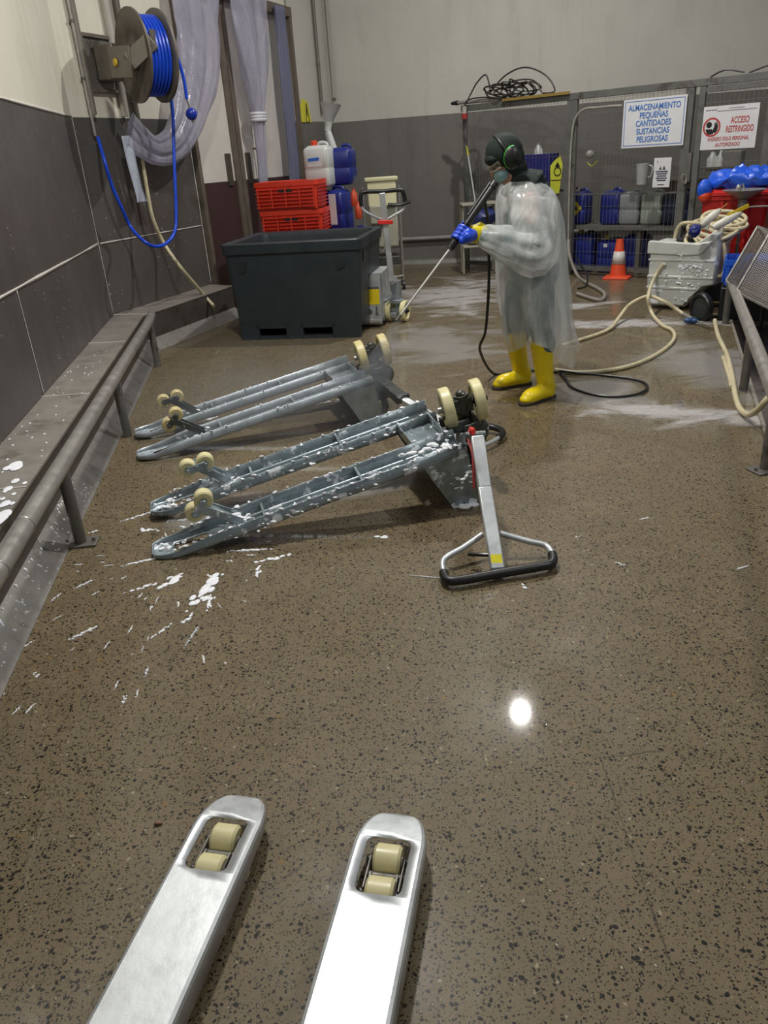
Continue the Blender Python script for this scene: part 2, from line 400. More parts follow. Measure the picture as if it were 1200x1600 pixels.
for s in (2.38, 2.82):
    bm = B(); bar(bm, wp(s, -0.025, 1.28), wp(s, -0.025, 1.60), 0.09, 0.02, up=N2); obj('push_plate', bm, mat('door_plate', '#5E574E', 0.4, 0.5), dr)
bm = B(); tube(bm, [wp(2.98, -0.03, 1.30), wp(2.98, 0.03, 1.33), wp(2.98, 0.03, 1.60), wp(2.98, -0.03, 1.64)], 0.012, 8, 3); obj('door_handle', bm, stile, dr)
bm = B()
bar(bm, wp(1.69, 0.01, 0), wp(1.69, 0.01, 3.07), 0.06, 0.08, up=N2); bar(bm, wp(4.13, 0.01, 0), wp(4.13, 0.01, 3.07), 0.06, 0.08, up=N2)
bar(bm, wp(1.66, 0.01, 3.09), wp(4.16, 0.01, 3.09), 0.10, 0.09, up=N2)
struct('trim_8', bm, stile)
def curtain(label, path, m, tie=None, seed=0, nfold=7, group='plastic strip curtains over the door'):
    """gathered plastic sheet: path = [(centre, half width, half depth)...]"""
    bm = B(); n = 56; rs = []
    P = smooth_path([p[0] for p in path], 6); k = 6; r_ = random.Random(seed); ph = r_.uniform(0, 6)
    for i, p in enumerate(P):
        j = min(i//k, len(path)-2); t = i/k-j
        if i == len(P)-1: j, t = len(path)-2, 1.0
        hw = path[j][1]*(1-t)+path[j+1][1]*t; hd = path[j][2]*(1-t)+path[j+1][2]*t
        a = P[max(i-1, 0)]; b = P[min(i+1, len(P)-1)]; tg = (b-a).normalized(); u = N2.cross(tg).normalized()
        row = []
        for q in range(n):
            an = 2*PI*q/n; f = 1+0.22*math.sin(nfold*an+ph+i*0.05)+0.13*math.sin((nfold*2+1)*an+i*0.13)
            row.append(bm.verts.new(p+u*(hw*math.cos(an)*(1+0.04*math.sin(5*an+i*.4)))+N2*(hd*math.sin(an)*f)))
        rs.append(row)
    for a, b in zip(rs, rs[1:]): bridge(bm, a, b)
    bm2 = bm
    o = obj('plastic_curtain', bm2, m, sm=180); tag(o, label, 'curtain', group)
    return o
curtain('bunched plastic curtain sheet swept left under the hose reel', [((-1.427, 8.77, 3.142), .38, .06), ((-1.451, 8.71, 2.93), .38, .07), ((-1.467, 8.673, 2.612), .36, .07), ((-1.507, 8.545, 2.334), .33, .08), ((-1.563, 8.381, 2.109), .27, .08),
    ((-1.637, 8.171, 1.86), .20, .08), ((-1.727, 7.947, 1.693), .15, .07), ((-1.827, 7.7, 1.644), .12, .06), ((-1.904, 7.537, 1.72), .14, .05), ((-1.964, 7.416, 1.817), .17, .03)], film, seed=1)
bm = B(); pts = [(-1.978, 7.353, 1.772), (-1.975, 7.362, 1.556), (-1.966, 7.384, 1.323), (-1.962, 7.393, 1.237)]
for a, b in zip(pts, pts[1:]): pass
P = smooth_path(pts, 5); L = []
for i, p in enumerate(P):
    hw = 0.055+0.03*i/len(P); L.append([bm.verts.new(p+E2*(x*hw)+N2*(0.012*math.sin(x*2+i*.3))) for x in (-1, -.5, 0, .5, 1)])
for a, b in zip(L, L[1:]):
    for i in range(4): bm.faces.new((a[i], a[i+1], b[i+1], b[i]))
tag(obj('plastic_strip', bm, mat('milky_strip', '#A9B0BC', 0.3, 0, 0.1, 8), solid=0.003), 'flat milky plastic strip hanging under the hose reel over the grey wall', 'strip')
curtain('middle plastic curtain gathered and tied with a white band above the red crates', [((-1.049, 9.733, 3.179), .36, .06), ((-1.063, 9.697, 2.944), .37, .07), ((-1.065, 9.667, 2.706), .34, .08), ((-1.075, 9.642, 2.403), .26, .08), ((-1.084, 9.619, 2.155), .15, .07), ((-1.09, 9.604, 1.992), .085, .06),
    ((-1.095, 9.592, 1.839), .085, .05), ((-1.106, 9.565, 1.513), .075, .04), ((-1.124, 9.52, 1.112), .07, .035), ((-1.137, 9.488, 0.697), .07, .035)], film, seed=2)
bm = B(); bc = V((-1.095, 9.592, 1.947))
for i in range(3): tube(bm, [bc+UP*(-0.03+0.03*i)+E2*(0.1*math.cos(a*PI/6))+N2*(0.075*math.sin(a*PI/6)) for a in range(12)], 0.02, 8, 2, closed=True)
tag(obj('curtain_tie', bm, mat('white_cloth_tie', '#C9C9CF', 0.6)), 'white cloth band tied around the middle plastic curtain', 'tie')
curtain('straight plastic curtain strip hanging at the right edge of the door', [((-0.8, 10.455, 3.099), .12, .035), ((-0.801, 10.453, 2.783), .12, .04), ((-0.809, 10.433, 2.188), .125, .04), ((-0.811, 10.429, 1.633), .125, .04), ((-0.826, 10.392, 1.125), .125, .04), ((-0.835, 10.37, 0.595), .125, .04)], plastic_film('blue_strip_film', '#8C8EAA', 0.85, 0.3, 8, 0.15), seed=3, nfold=4)

# pipes and conduits on the walls
def wpipe(label, o, e, n, s, z0, z1, r, m, d=None, clamp=()):
    t = thing('wall_pipe', label, 'pipe', o+e*s+n*(d or r+0.005)+UP*z0)
    bm = B(); q = o+e*s+n*(d or r+0.005); cyl(bm, q+UP*z0, q+UP*z1, r, n=14); obj('pipe', bm, m, t)
    for z in clamp:
        bm = B(); lathe(bm, [(r+.004, -.012), (r+.004, .012)], q+UP*z, UP, 14); bar(bm, q+UP*z-e*.03, q+UP*z+e*.03, .02, .006); obj('clamp', bm, steel_dk, t)
    return t
pgrey = mat('grey_painted_pipe', '#77736A', 0.5, 0.3, 0.15, 9); ppale = mat('pale_painted_pipe', '#A9A59B', 0.5, 0, 0.1, 6)
wpipe('thin steel air pipe running down the cream corner to the blue hose', K, E2, N2, 0.205, 1.78, 4.6, 0.013, steel, 0.03, (2.6, 2.2))
wpipe('wider grey conduit beside the thin air pipe left of the hose reel', K, E2, N2, 0.24, 1.94, 4.6, 0.028, pgrey, 0.03)
wpipe('dark pipe running down behind the hose reel', K, E2, N2, 0.80, 1.72, 4.6, 0.030, mat('brown_grey_pipe', '#5E584E', 0.5, 0.2), 0.04, (2.05,))
wpipe('pale cable duct left of the dark pipe behind the reel', K, E2, N2, 0.66, 1.93, 4.6, 0.035, ppale, 0.03)
wpipe('narrow dark pipe in the far corner above the white funnel', K, E2, N2, 4.87, 2.02, 4.6, 0.022, pgrey, 0.03, (2.6,))
wpipe('pale narrow pipe on the far wall right of the corner', B0, EB, NB, 0.05, 2.2, 4.6, 0.02, ppale, 0.03, (2.21,))
bm = B(); prism(bm, [(-0.05, -0.13), (0.26, -0.13), (0.20, 0.10), (0.06, 0.14), (-.03, .06)], V((-0.689, 10.97, 1.998))+UP*0.05, E2, UP, N2*0.004)
o = obj('warning_sticker', bm, mat('yellow_sticker', '#D8D23A', 0.5)); tag(o, 'yellow warning sticker on the pale wall left of the corner pipes', 'sticker')
bm = B(); q0 = V((-0.688, 10.956, 1.998))+UP*0.05
for a, b in (((0.11, -0.12), (0.155, 0.09)), ((0.155, 0.09), (0.21, -0.12)), ((0.21, -0.12), (0.11, -0.12)), ((0.155, 0.02), (0.155, -0.06))): bar(bm, q0+E2*a[0]+UP*a[1], q0+E2*b[0]+UP*b[1], 0.003, 0.012, up=N2.cross(V((0, 0, 1))))
obj('triangle_symbol', bm, blackp, o)
# curb pipe along the back wall
bm = B(); tube(bm, [B0+EB*0.6+NB*0.06+UP*0.35, B0+EB*2.0+NB*0.06+UP*0.35, B0+EB*5+NB*0.06+UP*0.35], 0.028, 10, 1); struct('trim_9', bm, mat('pale_curb_pipe', '#8F8C86', 0.5))
bm = B(); prism(bm, [(0, 0), (0.10, 0), (0.07, 0.05), (0, 0.06)], B0, NB, UP, EB*6); struct('trim_10', bm, mat('pale_base_coving', '#7C7972', 0.5))

# ------------------------------------------------------------------ hose reel on the left wall
ax = V((math.sin(math.radians(53)), math.cos(math.radians(53)), 0)); rc = V((-1.661, 7.204, 2.326))
sx_ = UP.cross(ax).normalized()
reel = thing('hose_reel', 'large steel hose reel with blue hose on the cream wall', 'hose reel', tuple(rc-UP*0.34))
rst = mat('reel_steel', '#6B655B', 0.45, 0.35, 0.15, 9)
for sgn, R_ in ((-1, .335), (1, .335)):
    bm = B(); c0 = rc+ax*(sgn*0.10)
    lathe(bm, [(0.10, -.006), (R_*0.55, -.006), (R_*0.58, -.012), (R_-.012, -.012), (R_, -.018), (R_, .0), (R_-.01, .004), (R_*0.58, -.002), (0.1, .004)] if sgn < 0 else [(0.10, .006), (R_*0.55, .006), (R_*0.58, .012), (R_-.012, .012), (R_, .018), (R_, .0), (R_-.01, -.004), (R_*0.58, .002), (0.1, -.004)], c0, ax, 48)
    obj('reel_disc', bm, rst, reel)
bm = B(); cyl(bm, rc-ax*0.13, rc+ax*0.13, 0.10, n=24); obj('reel_drum', bm, rst, reel)
bm = B()
for i in range(6):
    for j in range(3):
        lathe(bm, [(0.225+.026*j+0.013*math.cos(a), 0.013*math.sin(a)) for a in [2*PI*q/8 for q in range(9)]], rc+ax*(-0.075+0.03*i), ax, 40, close=False)
obj('coiled_hose', bm, hose_blue, reel)
pl = K+E2*0.50+UP*2.32
bm = B()
bar(bm, pl-E2*0.22-UP*0.20+N2*0.02, pl-E2*0.22+UP*0.20+N2*0.02, 0.03, 0.03, up=N2); bar(bm, pl+E2*0.22-UP*0.20+N2*0.02, pl+E2*0.22+UP*0.20+N2*0.02, 0.03, 0.03, up=N2)
bar(bm, pl-E2*0.22-UP*0.20+N2*0.02, pl+E2*0.22-UP*0.20+N2*0.02, 0.03, 0.03); bar(bm, pl-E2*0.22+UP*0.20+N2*0.02, pl+E2*0.22+UP*0.20+N2*0.02, 0.03, 0.03)
obj('mounting_frame', bm, rst, reel, bevel=0.004)
bm = B(); bar(bm, pl-UP*0.19+N2*0.012, pl+UP*0.19+N2*0.012, 0.42, 0.008, up=N2); obj('back_plate', bm, steel_dk, reel)
# swivel bracket and guide arm
bm = B(); fc = rc-ax*0.15
bp = V((-1.99, 7.244, 2.278)); bar(bm, pl+N2*0.03, pl+N2*0.22, 0.22, 0.26); obj('swivel_base', bm, rst, reel, bevel=0.01)
bm = B(); a0 = V((-1.91, 7.013, 2.278)); a1 = V((-1.717, 6.904, 2.261)); a2 = V((-1.533, 6.934, 2.402))
d1 = (a1-a0).normalized(); 
bar(bm, a0, a1, 0.02, 0.22, up=UP); bar(bm, a1-d1*0.02, a2, 0.02, 0.13, up=UP); obj('guide_arm', bm, rst, reel, bevel=0.006)
bm = B(); cyl(bm, a0+(a1-a0)*0.35-ax*0.012, a0+(a1-a0)*0.35-ax*0.026, 0.028, n=16); obj('yellow_sticker', bm, mat('yellow_dot', '#C9A820', 0.5), reel, label='yellow round sticker')
bm = B(); g0 = V((-1.501, 7.225, 2.399)); box(bm, g0, (0.16, 0.12, 0.17), Matrix.Rotation(-0.9, 3, 'Z')); obj('hose_guide', bm, blackp, reel, bevel=0.012)
bm = B(); bar(bm, a2, g0, 0.03, 0.14); obj('guide_bracket', bm, rst, reel)
bm = B(); tube(bm, [g0+V((0, 0, 0))]+[(-1.473, 7.403, 2.372), (-1.445, 7.47, 2.213), (-1.442, 7.478, 2.022)], 0.014, 10, 5); o = obj('air_hose', bm, hose_blue); tag(o, 'short straight blue hose end hanging from the reel guide', 'hose')
e0 = V((-1.442, 7.478, 2.022)); e1 = V((-1.429, 7.51, 1.91)); e2_ = V((-1.426, 7.518, 1.841))
bm = B(); cyl(bm, e0, e1, 0.009, n=10); cyl(bm, e1, e2_, 0.012, n=10); hc = obj('hose_coupling', bm, steel, o)
bm = B(); ell(bm, e1, (0.05, 0.05, 0.05)); obj('stopper_ball', bm, mat('blue_ball', '#12309A', 0.3), o)
bm = B(); pb = [(-1.594, 7.557, 2.133), (-1.598, 7.545, 1.912), (-1.632, 7.461, 1.559), (-1.67, 7.369, 1.145), (-1.697, 7.302, 0.98), (-1.754, 7.161, 0.899), (-1.818, 7.001, 0.893), (-1.869, 6.875, 0.951)] + [(-2.031, 7.143, 1.047), (-2.059, 7.072, 1.215), (-2.085, 7.009, 1.395), (-2.097, 6.979, 1.591)] + [(-2.175, 7.186, 1.766)]
tube(bm, pb, 0.0145, 10, 6); o = obj('air_hose', bm, hose_blue); tag(o, 'long blue hose hanging in a loop from the reel to the wall pipe', 'hose')
# beige hose hanging down the wall
bm = B(); tube(bm, [(-1.948, 7.613, 1.708), (-1.949, 7.611, 1.526), (-1.953, 7.602, 1.259), (-1.947, 7.617, 1.064), (-1.911, 7.705, 0.855)] + [(-1.783, 7.622, 0.652), (-1.704, 7.817, 0.44), (-1.647, 7.959, 0.289)] + [(-1.565, 7.869, 0.216)], 0.017, 10, 6)
o = obj('drain_hose', bm, hose_beige); tag(o, 'beige hose hanging down the grey wall to the ledge end', 'hose')

# ------------------------------------------------------------------ pallet jacks
def make_jack(name_label, R, T, kind, h=0.26, L=1.436, s=0.20, mats=(galv, galv, nylon), pose='up', rollers='out', group=None, tilt=(0.0, 0.0), steer=None, full=True, lift=0.12, gx=0.21):
    """local frame: x from fork tip (0) to heel (L), y across, z up, fork top at z=0"""
    W = lambda x, y, z: R @ V((x, y, z)) + V(T)
    mg, mh, mn = mats
    ends = [W(0, 0, 0), W(L, 0, 0)]
    root = thing('pallet_jack', name_label, 'pallet jack', (T[0], T[1], 0), group)
    R3 = R
    hw = 0.08; dep = 0.055
    def half(x):
        if x >= 0.11: return hw
        t = x/0.11; return 0.036+(hw-0.036)*math.sqrt(max(0, 1-(1-t)**2))
    def hole(x):
        a, b, r = 0.085, 0.235, 0.02
        if x <= a or x >= b: return 0
        m = 0.051
        if x < a+r: return m-r+math.sqrt(max(0, r*r-(a+r-x)**2))
        if x > b-r: return m-r+math.sqrt(max(0, r*r-(x-(b-r))**2))
        return m
    def zt(x): return 0 if x > 0.13 else -0.022*((0.13-x)/0.13)**1.6
    def dp(x): return dep if x > 0.3 else 0.022+(dep-0.022)*min(1, x/0.28)
    xs = [0.0, 0.003, 0.008, 0.016, 0.028, 0.045, 0.065, 0.0849, 0.0851, 0.088, 0.093, 0.10, 0.105, 0.11, 0.14, 0.18, 0.215, 0.222, 0.228, 0.232, 0.2349, 0.2351, 0.26, 0.30, 0.45, 0.7, 0.95, 1.15, L]
    for sy in (-1, 1):
        bm = B(); prev = None; c = sy*s
        for x in xs:
            w_, ho = half(x), hole(x); z = zt(x); d = dp(x)
            e = 0.008
            row = [W(x, c-w_, z-d), W(x, c-w_, z-e), W(x, c-w_+e*.3, z-e*.3), W(x, c-w_+e, z), W(x, c-ho, z), W(x, c+ho, z), W(x, c+w_-e, z), W(x, c+w_-e*.3, z-e*.3), W(x, c+w_, z-e), W(x, c+w_, z-d)]
            row = [bm.verts.new(p) for p in row]
            if prev:
                for i in range(9):
                    if i == 4 and (ho > 0 or pho > 0 or abs(x-0.0851) < 1e-9 or abs(x-0.2351) < 1e-9): continue
                    bm.faces.new((prev[i], prev[i+1], row[i+1], row[i]))
            prev, pho = row, ho
            if x == 0: 
                bm.faces.new([row[0], row[1], row[2], row[3], row[6], row[7], row[8], row[9]])
        # close the strip at both hole ends
        bmesh.ops.remove_doubles(bm, verts=bm.verts[:], dist=0.00015)
        fk = obj('fork', bm, mg, root, solid=0.005, sm=11)
        # load rollers on their swinging arm
        if rollers == 'out': bc = [(0.285, -0.19), (0.228, -0.145)] if sy > 0 else [(0.318, -0.172), (0.232, -0.170)]
        else: bc = [(0.205, -0.038), (0.118, -0.038)]
        if rollers == 'low': bc = [(0.20, -0.050), (0.120, -0.030)]
        pv = (0.40, -0.035)
        mid = ((bc[0][0]+bc[1][0])/2, (bc[0][1]+bc[1][1])/2)
        bm = B()
        for ys in (-0.030, 0.030):
            bar(bm, W(pv[0], c+ys, pv[1]), W(mid[0], c+ys, mid[1]), 0.007, 0.035, up=R @ V((0, 0, 1)))
            bar(bm, W(bc[0][0], c+ys*1.3, bc[0][1]), W(bc[1][0], c+ys*1.3, bc[1][1]), 0.006, 0.032, up=R @ V((0, 0, 1)))
        if rollers == 'out': bar(bm, W(pv[0]-.02, c, pv[1]-.01), W(mid[0]+.03, c, mid[1]+.02), 0.055, 0.012, up=R @ V((0, 0, 1)))
        cyl(bm, W(mid[0], c-.045, mid[1]), W(mid[0], c+.045, mid[1]), 0.011, n=12)
        for q in bc: cyl(bm, W(q[0], c-.05, q[1]), W(q[0], c+.05, q[1]), 0.010, n=12)
        br = obj('roller_bracket', bm, mh, root, bevel=0.002)
        for q in bc:
            bm = B(); ww = 0.026 if rollers == 'out' else 0.031
            rr = 0.040 if rollers == 'out' else 0.037
            lathe(bm, [(0.014, -ww), (rr-.006, -ww), (rr, -ww+.006), (rr, ww-.006), (rr-.006, ww), (0.014, ww)], W(q[0], c, q[1]), R @ V((0, 1, 0)), 28)
            ro = obj('load_roller', bm, mn, br)
            bm = B(); cyl(bm, W(q[0], c-ww-.003, q[1]), W(q[0], c+ww+.003, q[1]), 0.015, n=14); obj('bearing', bm, steel, ro)
        # guide roller block at the very tip, push rod along the channel
        bm = B(); cyl(bm, W(0.42, c, -0.028), W(L-0.12, c, -0.028), 0.009, n=10); obj('push_rod', bm, mh, root)
        for sx_q, hh_ in ((0.50, .03), (0.95, .045)):
            bm = B(); bar(bm, W(sx_q, c-.075, -0.024), W(sx_q, c+.075, -0.024), 0.011, hh_, up=R @ V((0, 0, 1))); obj('stiffener', bm, mg, root)
    # heel frame: side gussets, cross channel and pump housing plate
    for sy in (-1, 1):
        bm = B(); y = sy*(s+hw)
        prism(bm, [(L-gx, -0.004), (L, -0.004), (L, h), (L-gx*.55, h)], W(0, y-0.003, 0), R @ V((1, 0, 0)), R @ V((0, 0, 1)), R @ V((0, 0.006, 0)))
        prism(bm, [(L-gx, -0.004), (L-gx+.006, -0.004), (L-gx*.55+.006, h), (L-gx*.55, h)], W(0, y-sy*0.045, 0), R @ V((1, 0, 0)), R @ V((0, 0, 1)), R @ V((0, sy*0.045, 0)))
        cyl(bm, W(L-0.085, y-.006, h*0.45), W(L-0.085, y+.006, h*0.45), 0.014, n=14)
        obj('gusset', bm, mg, root)
    bm = B(); bar(bm, W(L-gx*.27, -s-hw, h-0.004), W(L-gx*.27, s+hw, h-0.004), gx*.55, 0.006, up=R @ V((0, 0, 1))); bar(bm, W(L-0.003, -s-hw, h*0.5), W(L-0.003, s+hw, h*0.5), 0.006, h, up=R @ V((0, 0, 1)))
    obj('heel_plate', bm, mg, root)
    bm = B()
    for dx in (-0.17, -0.01): bar(bm, W(L+dx-0.03, -s+hw, -0.030), W(L+dx-0.03, s-hw, -0.030), 0.006, 0.055, up=R @ V((0, 0, 1)))
    bar(bm, W(L-0.12, -s+hw, -0.006), W(L-0.12, s-hw, -0.006), 0.16, 0.006, up=R @ V((0, 0, 1)))
    obj('cross_channel', bm, mg, root)
    if not full: return root, W
    # pump, steering fork and wheels
    px = L+0.105; wz = -lift
    bm = B(); cyl(bm, W(px, 0, wz+0.07), W(px, 0, 0.20), 0.048, n=20); cyl(bm, W(px, 0, 0.20), W(px, 0, 0.30), 0.022, n=14); ell(bm, W(px+.055, 0, 0.06), (.05, .05, .06)); cyl(bm, W(px+.03, .04, .1), W(px+.03, .04, -.03), .02, n=12)
    pump = obj('hydraulic_pump', bm, mats[1] if pose == 'up' else greasy, root)
    bm = B(); bar(bm, W(L-0.01, 0.05, -0.02), W(px, 0.05, -0.02), 0.02, 0.05, up=R @ V((0, 0, 1))); bar(bm, W(L-0.01, -0.05, -0.02), W(px, -0.05, -0.02), 0.02, 0.05, up=R @ V((0, 0, 1))); lathe(bm, [(.05, -.02), (.075, -.02), (.075, .012), (.05, .012)], W(px, 0, wz+.10), R @ V((0, 0, 1)), 20); bar(bm, W(L, -0.1, 0.12), W(px, 0, 0.18), 0.02, 0.03); bar(bm, W(L, 0.1, 0.12), W(px, 0, 0.18), 0.02, 0.03)
    obj('pump_bracket', bm, galv_dark if pose != 'up' else mh, root, bevel=0.003)
    sa = steer; sd = V((math.cos(sa), math.sin(sa), 0))         # axle direction in the local frame
    cw = W(px, 0, wz); adir = (R @ sd).normalized()
    bm = B(); bar(bm, cw-adir*0.045, cw+adir*0.045, 0.06, 0.07, up=R @ V((0, 0, 1))); cyl(bm, cw-adir*0.115, cw+adir*0.115, 0.014, n=14); cyl(bm, W(px, 0, wz-.05), W(px, 0, wz+.1), 0.034, n=16); ell(bm, W(px, 0, wz-.052), (.024, .024, .02))
    ax_ = obj('steering_axle', bm, greasy if pose != 'up' else mh, root, bevel=0.003)
    for q in (-1, 1):
        bm = B(); o_ = cw+adir*(q*0.075)
        lathe(bm, [(0.028, -.014), (0.070, -.014), (0.074, -.025), (0.094, -.025), (0.10, -.019), (0.10, .019), (0.094, .025), (0.074, .025), (0.070, .014), (0.028, .014)], o_, adir, 40)
        wh = obj('steering_wheel', bm, mn, ax_)
        bm = B(); cyl(bm, o_-adir*0.022, o_+adir*0.022, 0.03, n=18); cyl(bm, o_+adir*(q*0.018), o_+adir*(q*0.045), 0.015, n=12); obj('hub', bm, rubber if q > 0 else steel, wh)
    return root, W
def handle(root, p0, p1, corners, grips, m, lever=None, wd=(0.055, 0.032), bend=None, up=(0, 0, 1)):
    """p0..p1 the arm, corners = closed loop points, grips = indices range covered in black"""
    bm = B(); P = [V(p0)]+([V(bend)] if bend else [])+[V(p1)]
    for a, b in zip(P, P[1:]): bar(bm, a, b+(b-a).normalized()*0.004, wd[0], wd[1], up=up)
    arm = obj('handle_arm', bm, m, root, bevel=0.006)
    Lp = smooth_path(corners, 6)
    bm = B(); tube(bm, corners, 0.0125, 12, 6); obj('handle_loop', bm, m, root)
    a, b = grips; bm = B(); tube(bm, Lp[a*6:b*6+1], 0.0185, 12, 1); obj('handle_grip', bm, rubber, root, label='black rubber grip')
    if lever:
        bm = B(); tube(bm, lever, 0.008, 8, 4); obj('control_lever', bm, blackp, root)
    return arm
# A: the jack whose fork tips reach into the picture from the camera side
xa = V((-.2334, -.9724, 0)); ya = UP.cross(xa)
RA = Matrix((xa, ya, UP)).transposed()
ra, WA = make_jack('bright galvanised pallet jack in the foreground with two fork tips pointing away', RA, (-.208, 1.382, 0.092), 'A', mats=(galv_bright, steel_dk, nylon), rollers='in', L=1.25, s=0.196, full=False, group=None)
# B: the soapy overturned jack
RBm = Matrix(((0.95308, 0.24336, 0.18007), (0.22441, -0.96716, 0.11931), (0.20319, -0.0733, -0.97639)))
rb, WB_ = make_jack('soapy overturned pallet jack in the middle with wheels up and handle toward the camera', RBm, (-1.046, 3.122, -0.003), 'B', mats=(galv_foam, galv_foam, nylon), pose='down', steer=math.radians(8), h=0.265, lift=0.10)
handle(rb, (0.405, 2.96, 0.42), (0.418, 2.53, 0.035), [(0.385, 2.70, 0.10), (0.30, 2.655, 0.07), (0.222, 2.61, 0.05), (0.212, 2.54, 0.032), (0.222, 2.485, 0.03), (0.27, 2.475, 0.03), (0.42, 2.505, 0.03), (0.58, 2.535, 0.03), (0.632, 2.555, 0.03), (0.645, 2.61, 0.04), (0.63, 2.665, 0.05), (0.56, 2.675, 0.07), (0.455, 2.70, 0.10)], (3, 9), galv_bright,
       lever=[(0.42, 2.57, 0.075), (0.36, 2.59, 0.07), (0.32, 2.62, 0.06)], bend=(0.41, 2.80, 0.26), up=(0, -0.6, 0.8))
bm = B(); bar(bm, (0.417, 2.562, 0.082), (0.4165, 2.535, 0.058), 0.042, 0.003, up=(0, -0.6, 0.8)); obj('yellow_label', bm, mat('yellow_label', '#E3D81C', 0.5), rb)
bm = B(); tube(bm, [(0.40, 3.14, 0.40), (0.372, 3.0, 0.40), (0.378, 2.9, 0.36), (0.37, 2.82, 0.25)], 0.006, 8, 4); obj('release_cable', bm, mat('red_cable', '#8E2A26', 0.5), rb, label='red cable')
bm = B(); ell(bm, (0.388, 2.985, 0.435), (.014, .014, .018)); obj('red_clip', bm, mat('bright_red_clip', '#D8302A', 0.4), rb)
bm = B(); bar(bm, WB_(1.51, 0.0, 0.07), (0.405, 2.98, 0.40), 0.07, 0.05, up=(0, -.6, .8)); cyl(bm, V((0.36, 3.02, .40)), V((0.45, 3.02, .40)), 0.022, n=14); obj('handle_bracket', bm, galv_dark, rb, bevel=0.004)
# C: the second overturned jack behind it, in the spray
RCm = Matrix(((0.95691, 0.23392, 0.17203), (0.2276, -0.97215, 0.05587), (0.18031, -0.01431, -0.98351)))
RCm = Matrix.Rotation(math.radians(3), 3, 'Z') @ RCm
rc_, WC_ = make_jack('wet overturned pallet jack behind, being sprayed, wheels up', RCm, (-1.440, 4.330, -0.006), 'C', mats=(galv, galv_dark, nylon_soap), pose='down', steer=math.radians(5), h=0.255, lift=0.10)
handle(rc_, (0.14, 4.23, 0.22), (0.50, 3.98, 0.045), [(0.44, 4.02, 0.07), (0.50, 4.10, 0.06), (0.585, 4.15, 0.05), (0.665, 4.13, 0.04), (0.70, 4.06, 0.035), (0.66, 3.97, 0.035), (0.585, 3.885, 0.035), (0.50, 3.84, 0.035), (0.44, 3.87, 0.04), (0.41, 3.94, 0.05), (0.43, 4.00, 0.06)], (2, 5), galv_bright, up=(0, 0, 1))
bm = B(); bar(bm, WC_(1.53, 0.0, 0.07), (0.15, 4.22, 0.22), 0.07, 0.05); cyl(bm, V((0.12, 4.19, .22)), V((0.18, 4.28, .22)), 0.022, n=14); obj('handle_bracket', bm, galv_dark, rc_, bevel=0.004)
# D: the upright jack parked with its forks under the grey bin
xd = EB; yd = UP.cross(xd); RD = Matrix((xd, yd, UP)).transposed()
TD = V((0.112, 7.299, 0.035))-xd*1.28+yd*0.28; TD.z = 0.088
rd, WD_ = make_jack('upright pallet jack parked beside the dark bin with its handle standing up', RD, TD, 'D', mats=(galv_bright, galv, nylon), L=1.28, h=0.40, steer=math.radians(-12), rollers='in', lift=-0.012, gx=0.17)
bm = B(); cyl(bm, WD_(1.385, 0, 0.14), WD_(1.385, 0, 0.30), 0.05, n=20); obj('pump_cap', bm, galv, rd)
hb = V((0.224, 7.42, 0.398)); ht = V((0.181, 7.36, 1.174))
def yy(x, y): return None
loop = [(0.185, 7.38, 0.948), (0.1, 7.38, 0.986), (0.017, 7.38, 1.035), (-0.009, 7.38, 1.079), (-0.008, 7.38, 1.165), (0.028, 7.38, 1.194), (0.189, 7.38, 1.189), (0.344, 7.38, 1.19), (0.376, 7.38, 1.156), (0.384, 7.38, 1.075), (0.358, 7.38, 1.023), (0.28, 7.38, 0.985), (0.202, 7.38, 0.947)]
handle(rd, WD_(1.385, 0, 0.32), ht, loop, (3, 9), galv_bright, bend=hb, up=(0, -1, 0), wd=(0.02, 0.05) if False else (0.055, 0.03))
bm = B(); tube(bm, [(0.227, 7.36, 1.076), (0.336, 7.36, 1.069), (0.428, 7.34, 1.091)], 0.016, 8, 3); obj('control_lever', bm, blackp, rd)
bm = B(); bar(bm, (0.125, 7.35, 0.937), (0.264, 7.35, 0.928), 0.03, 0.035); obj('red_clip', bm, MC['bright_red_clip'], rd, bevel=0.005)
bm = B(); yv = -0.2835
prism(bm, [(1.150, 0.13), (1.262, 0.13), (1.268, 0.27), (1.172, 0.27)], WD_(0, yv, 0), RD @ V((1, 0, 0)), UP, RD @ V((0, -.003, 0))); obj('yellow_label', bm, mat('yellow_label2', '#E2C81E', 0.5), rd)
bm = B(); prism(bm, [(1.173, 0.272), (1.268, 0.272), (1.268, 0.29), (1.176, 0.29)], WD_(0, yv, 0), RD @ V((1, 0, 0)), UP, RD @ V((0, -.003, 0)))
obj('black_strip', bm, mat('dark_grey_print', '#55585A', 0.5), rd)
bm = B(); lathe(bm, [(0.001, 0), (0.026, 0), (0.026, .003)], WD_(1.165, yv, 0.065), RD @ V((0, -1, 0)), 20); obj('round_symbol', bm, MC['dark_grey_print'], rd)
bm = B(); prism(bm, [(1.215, .03), (1.25, .03), (1.24, .06), (1.24, .11), (1.225, .11), (1.225, .06)], WD_(0, yv, 0), RD @ V((1, 0, 0)), UP, RD @ V((0, -.003, 0)))
obj('jack_symbol', bm, mat('dark_grey_print', '#55585A', 0.5), rd)
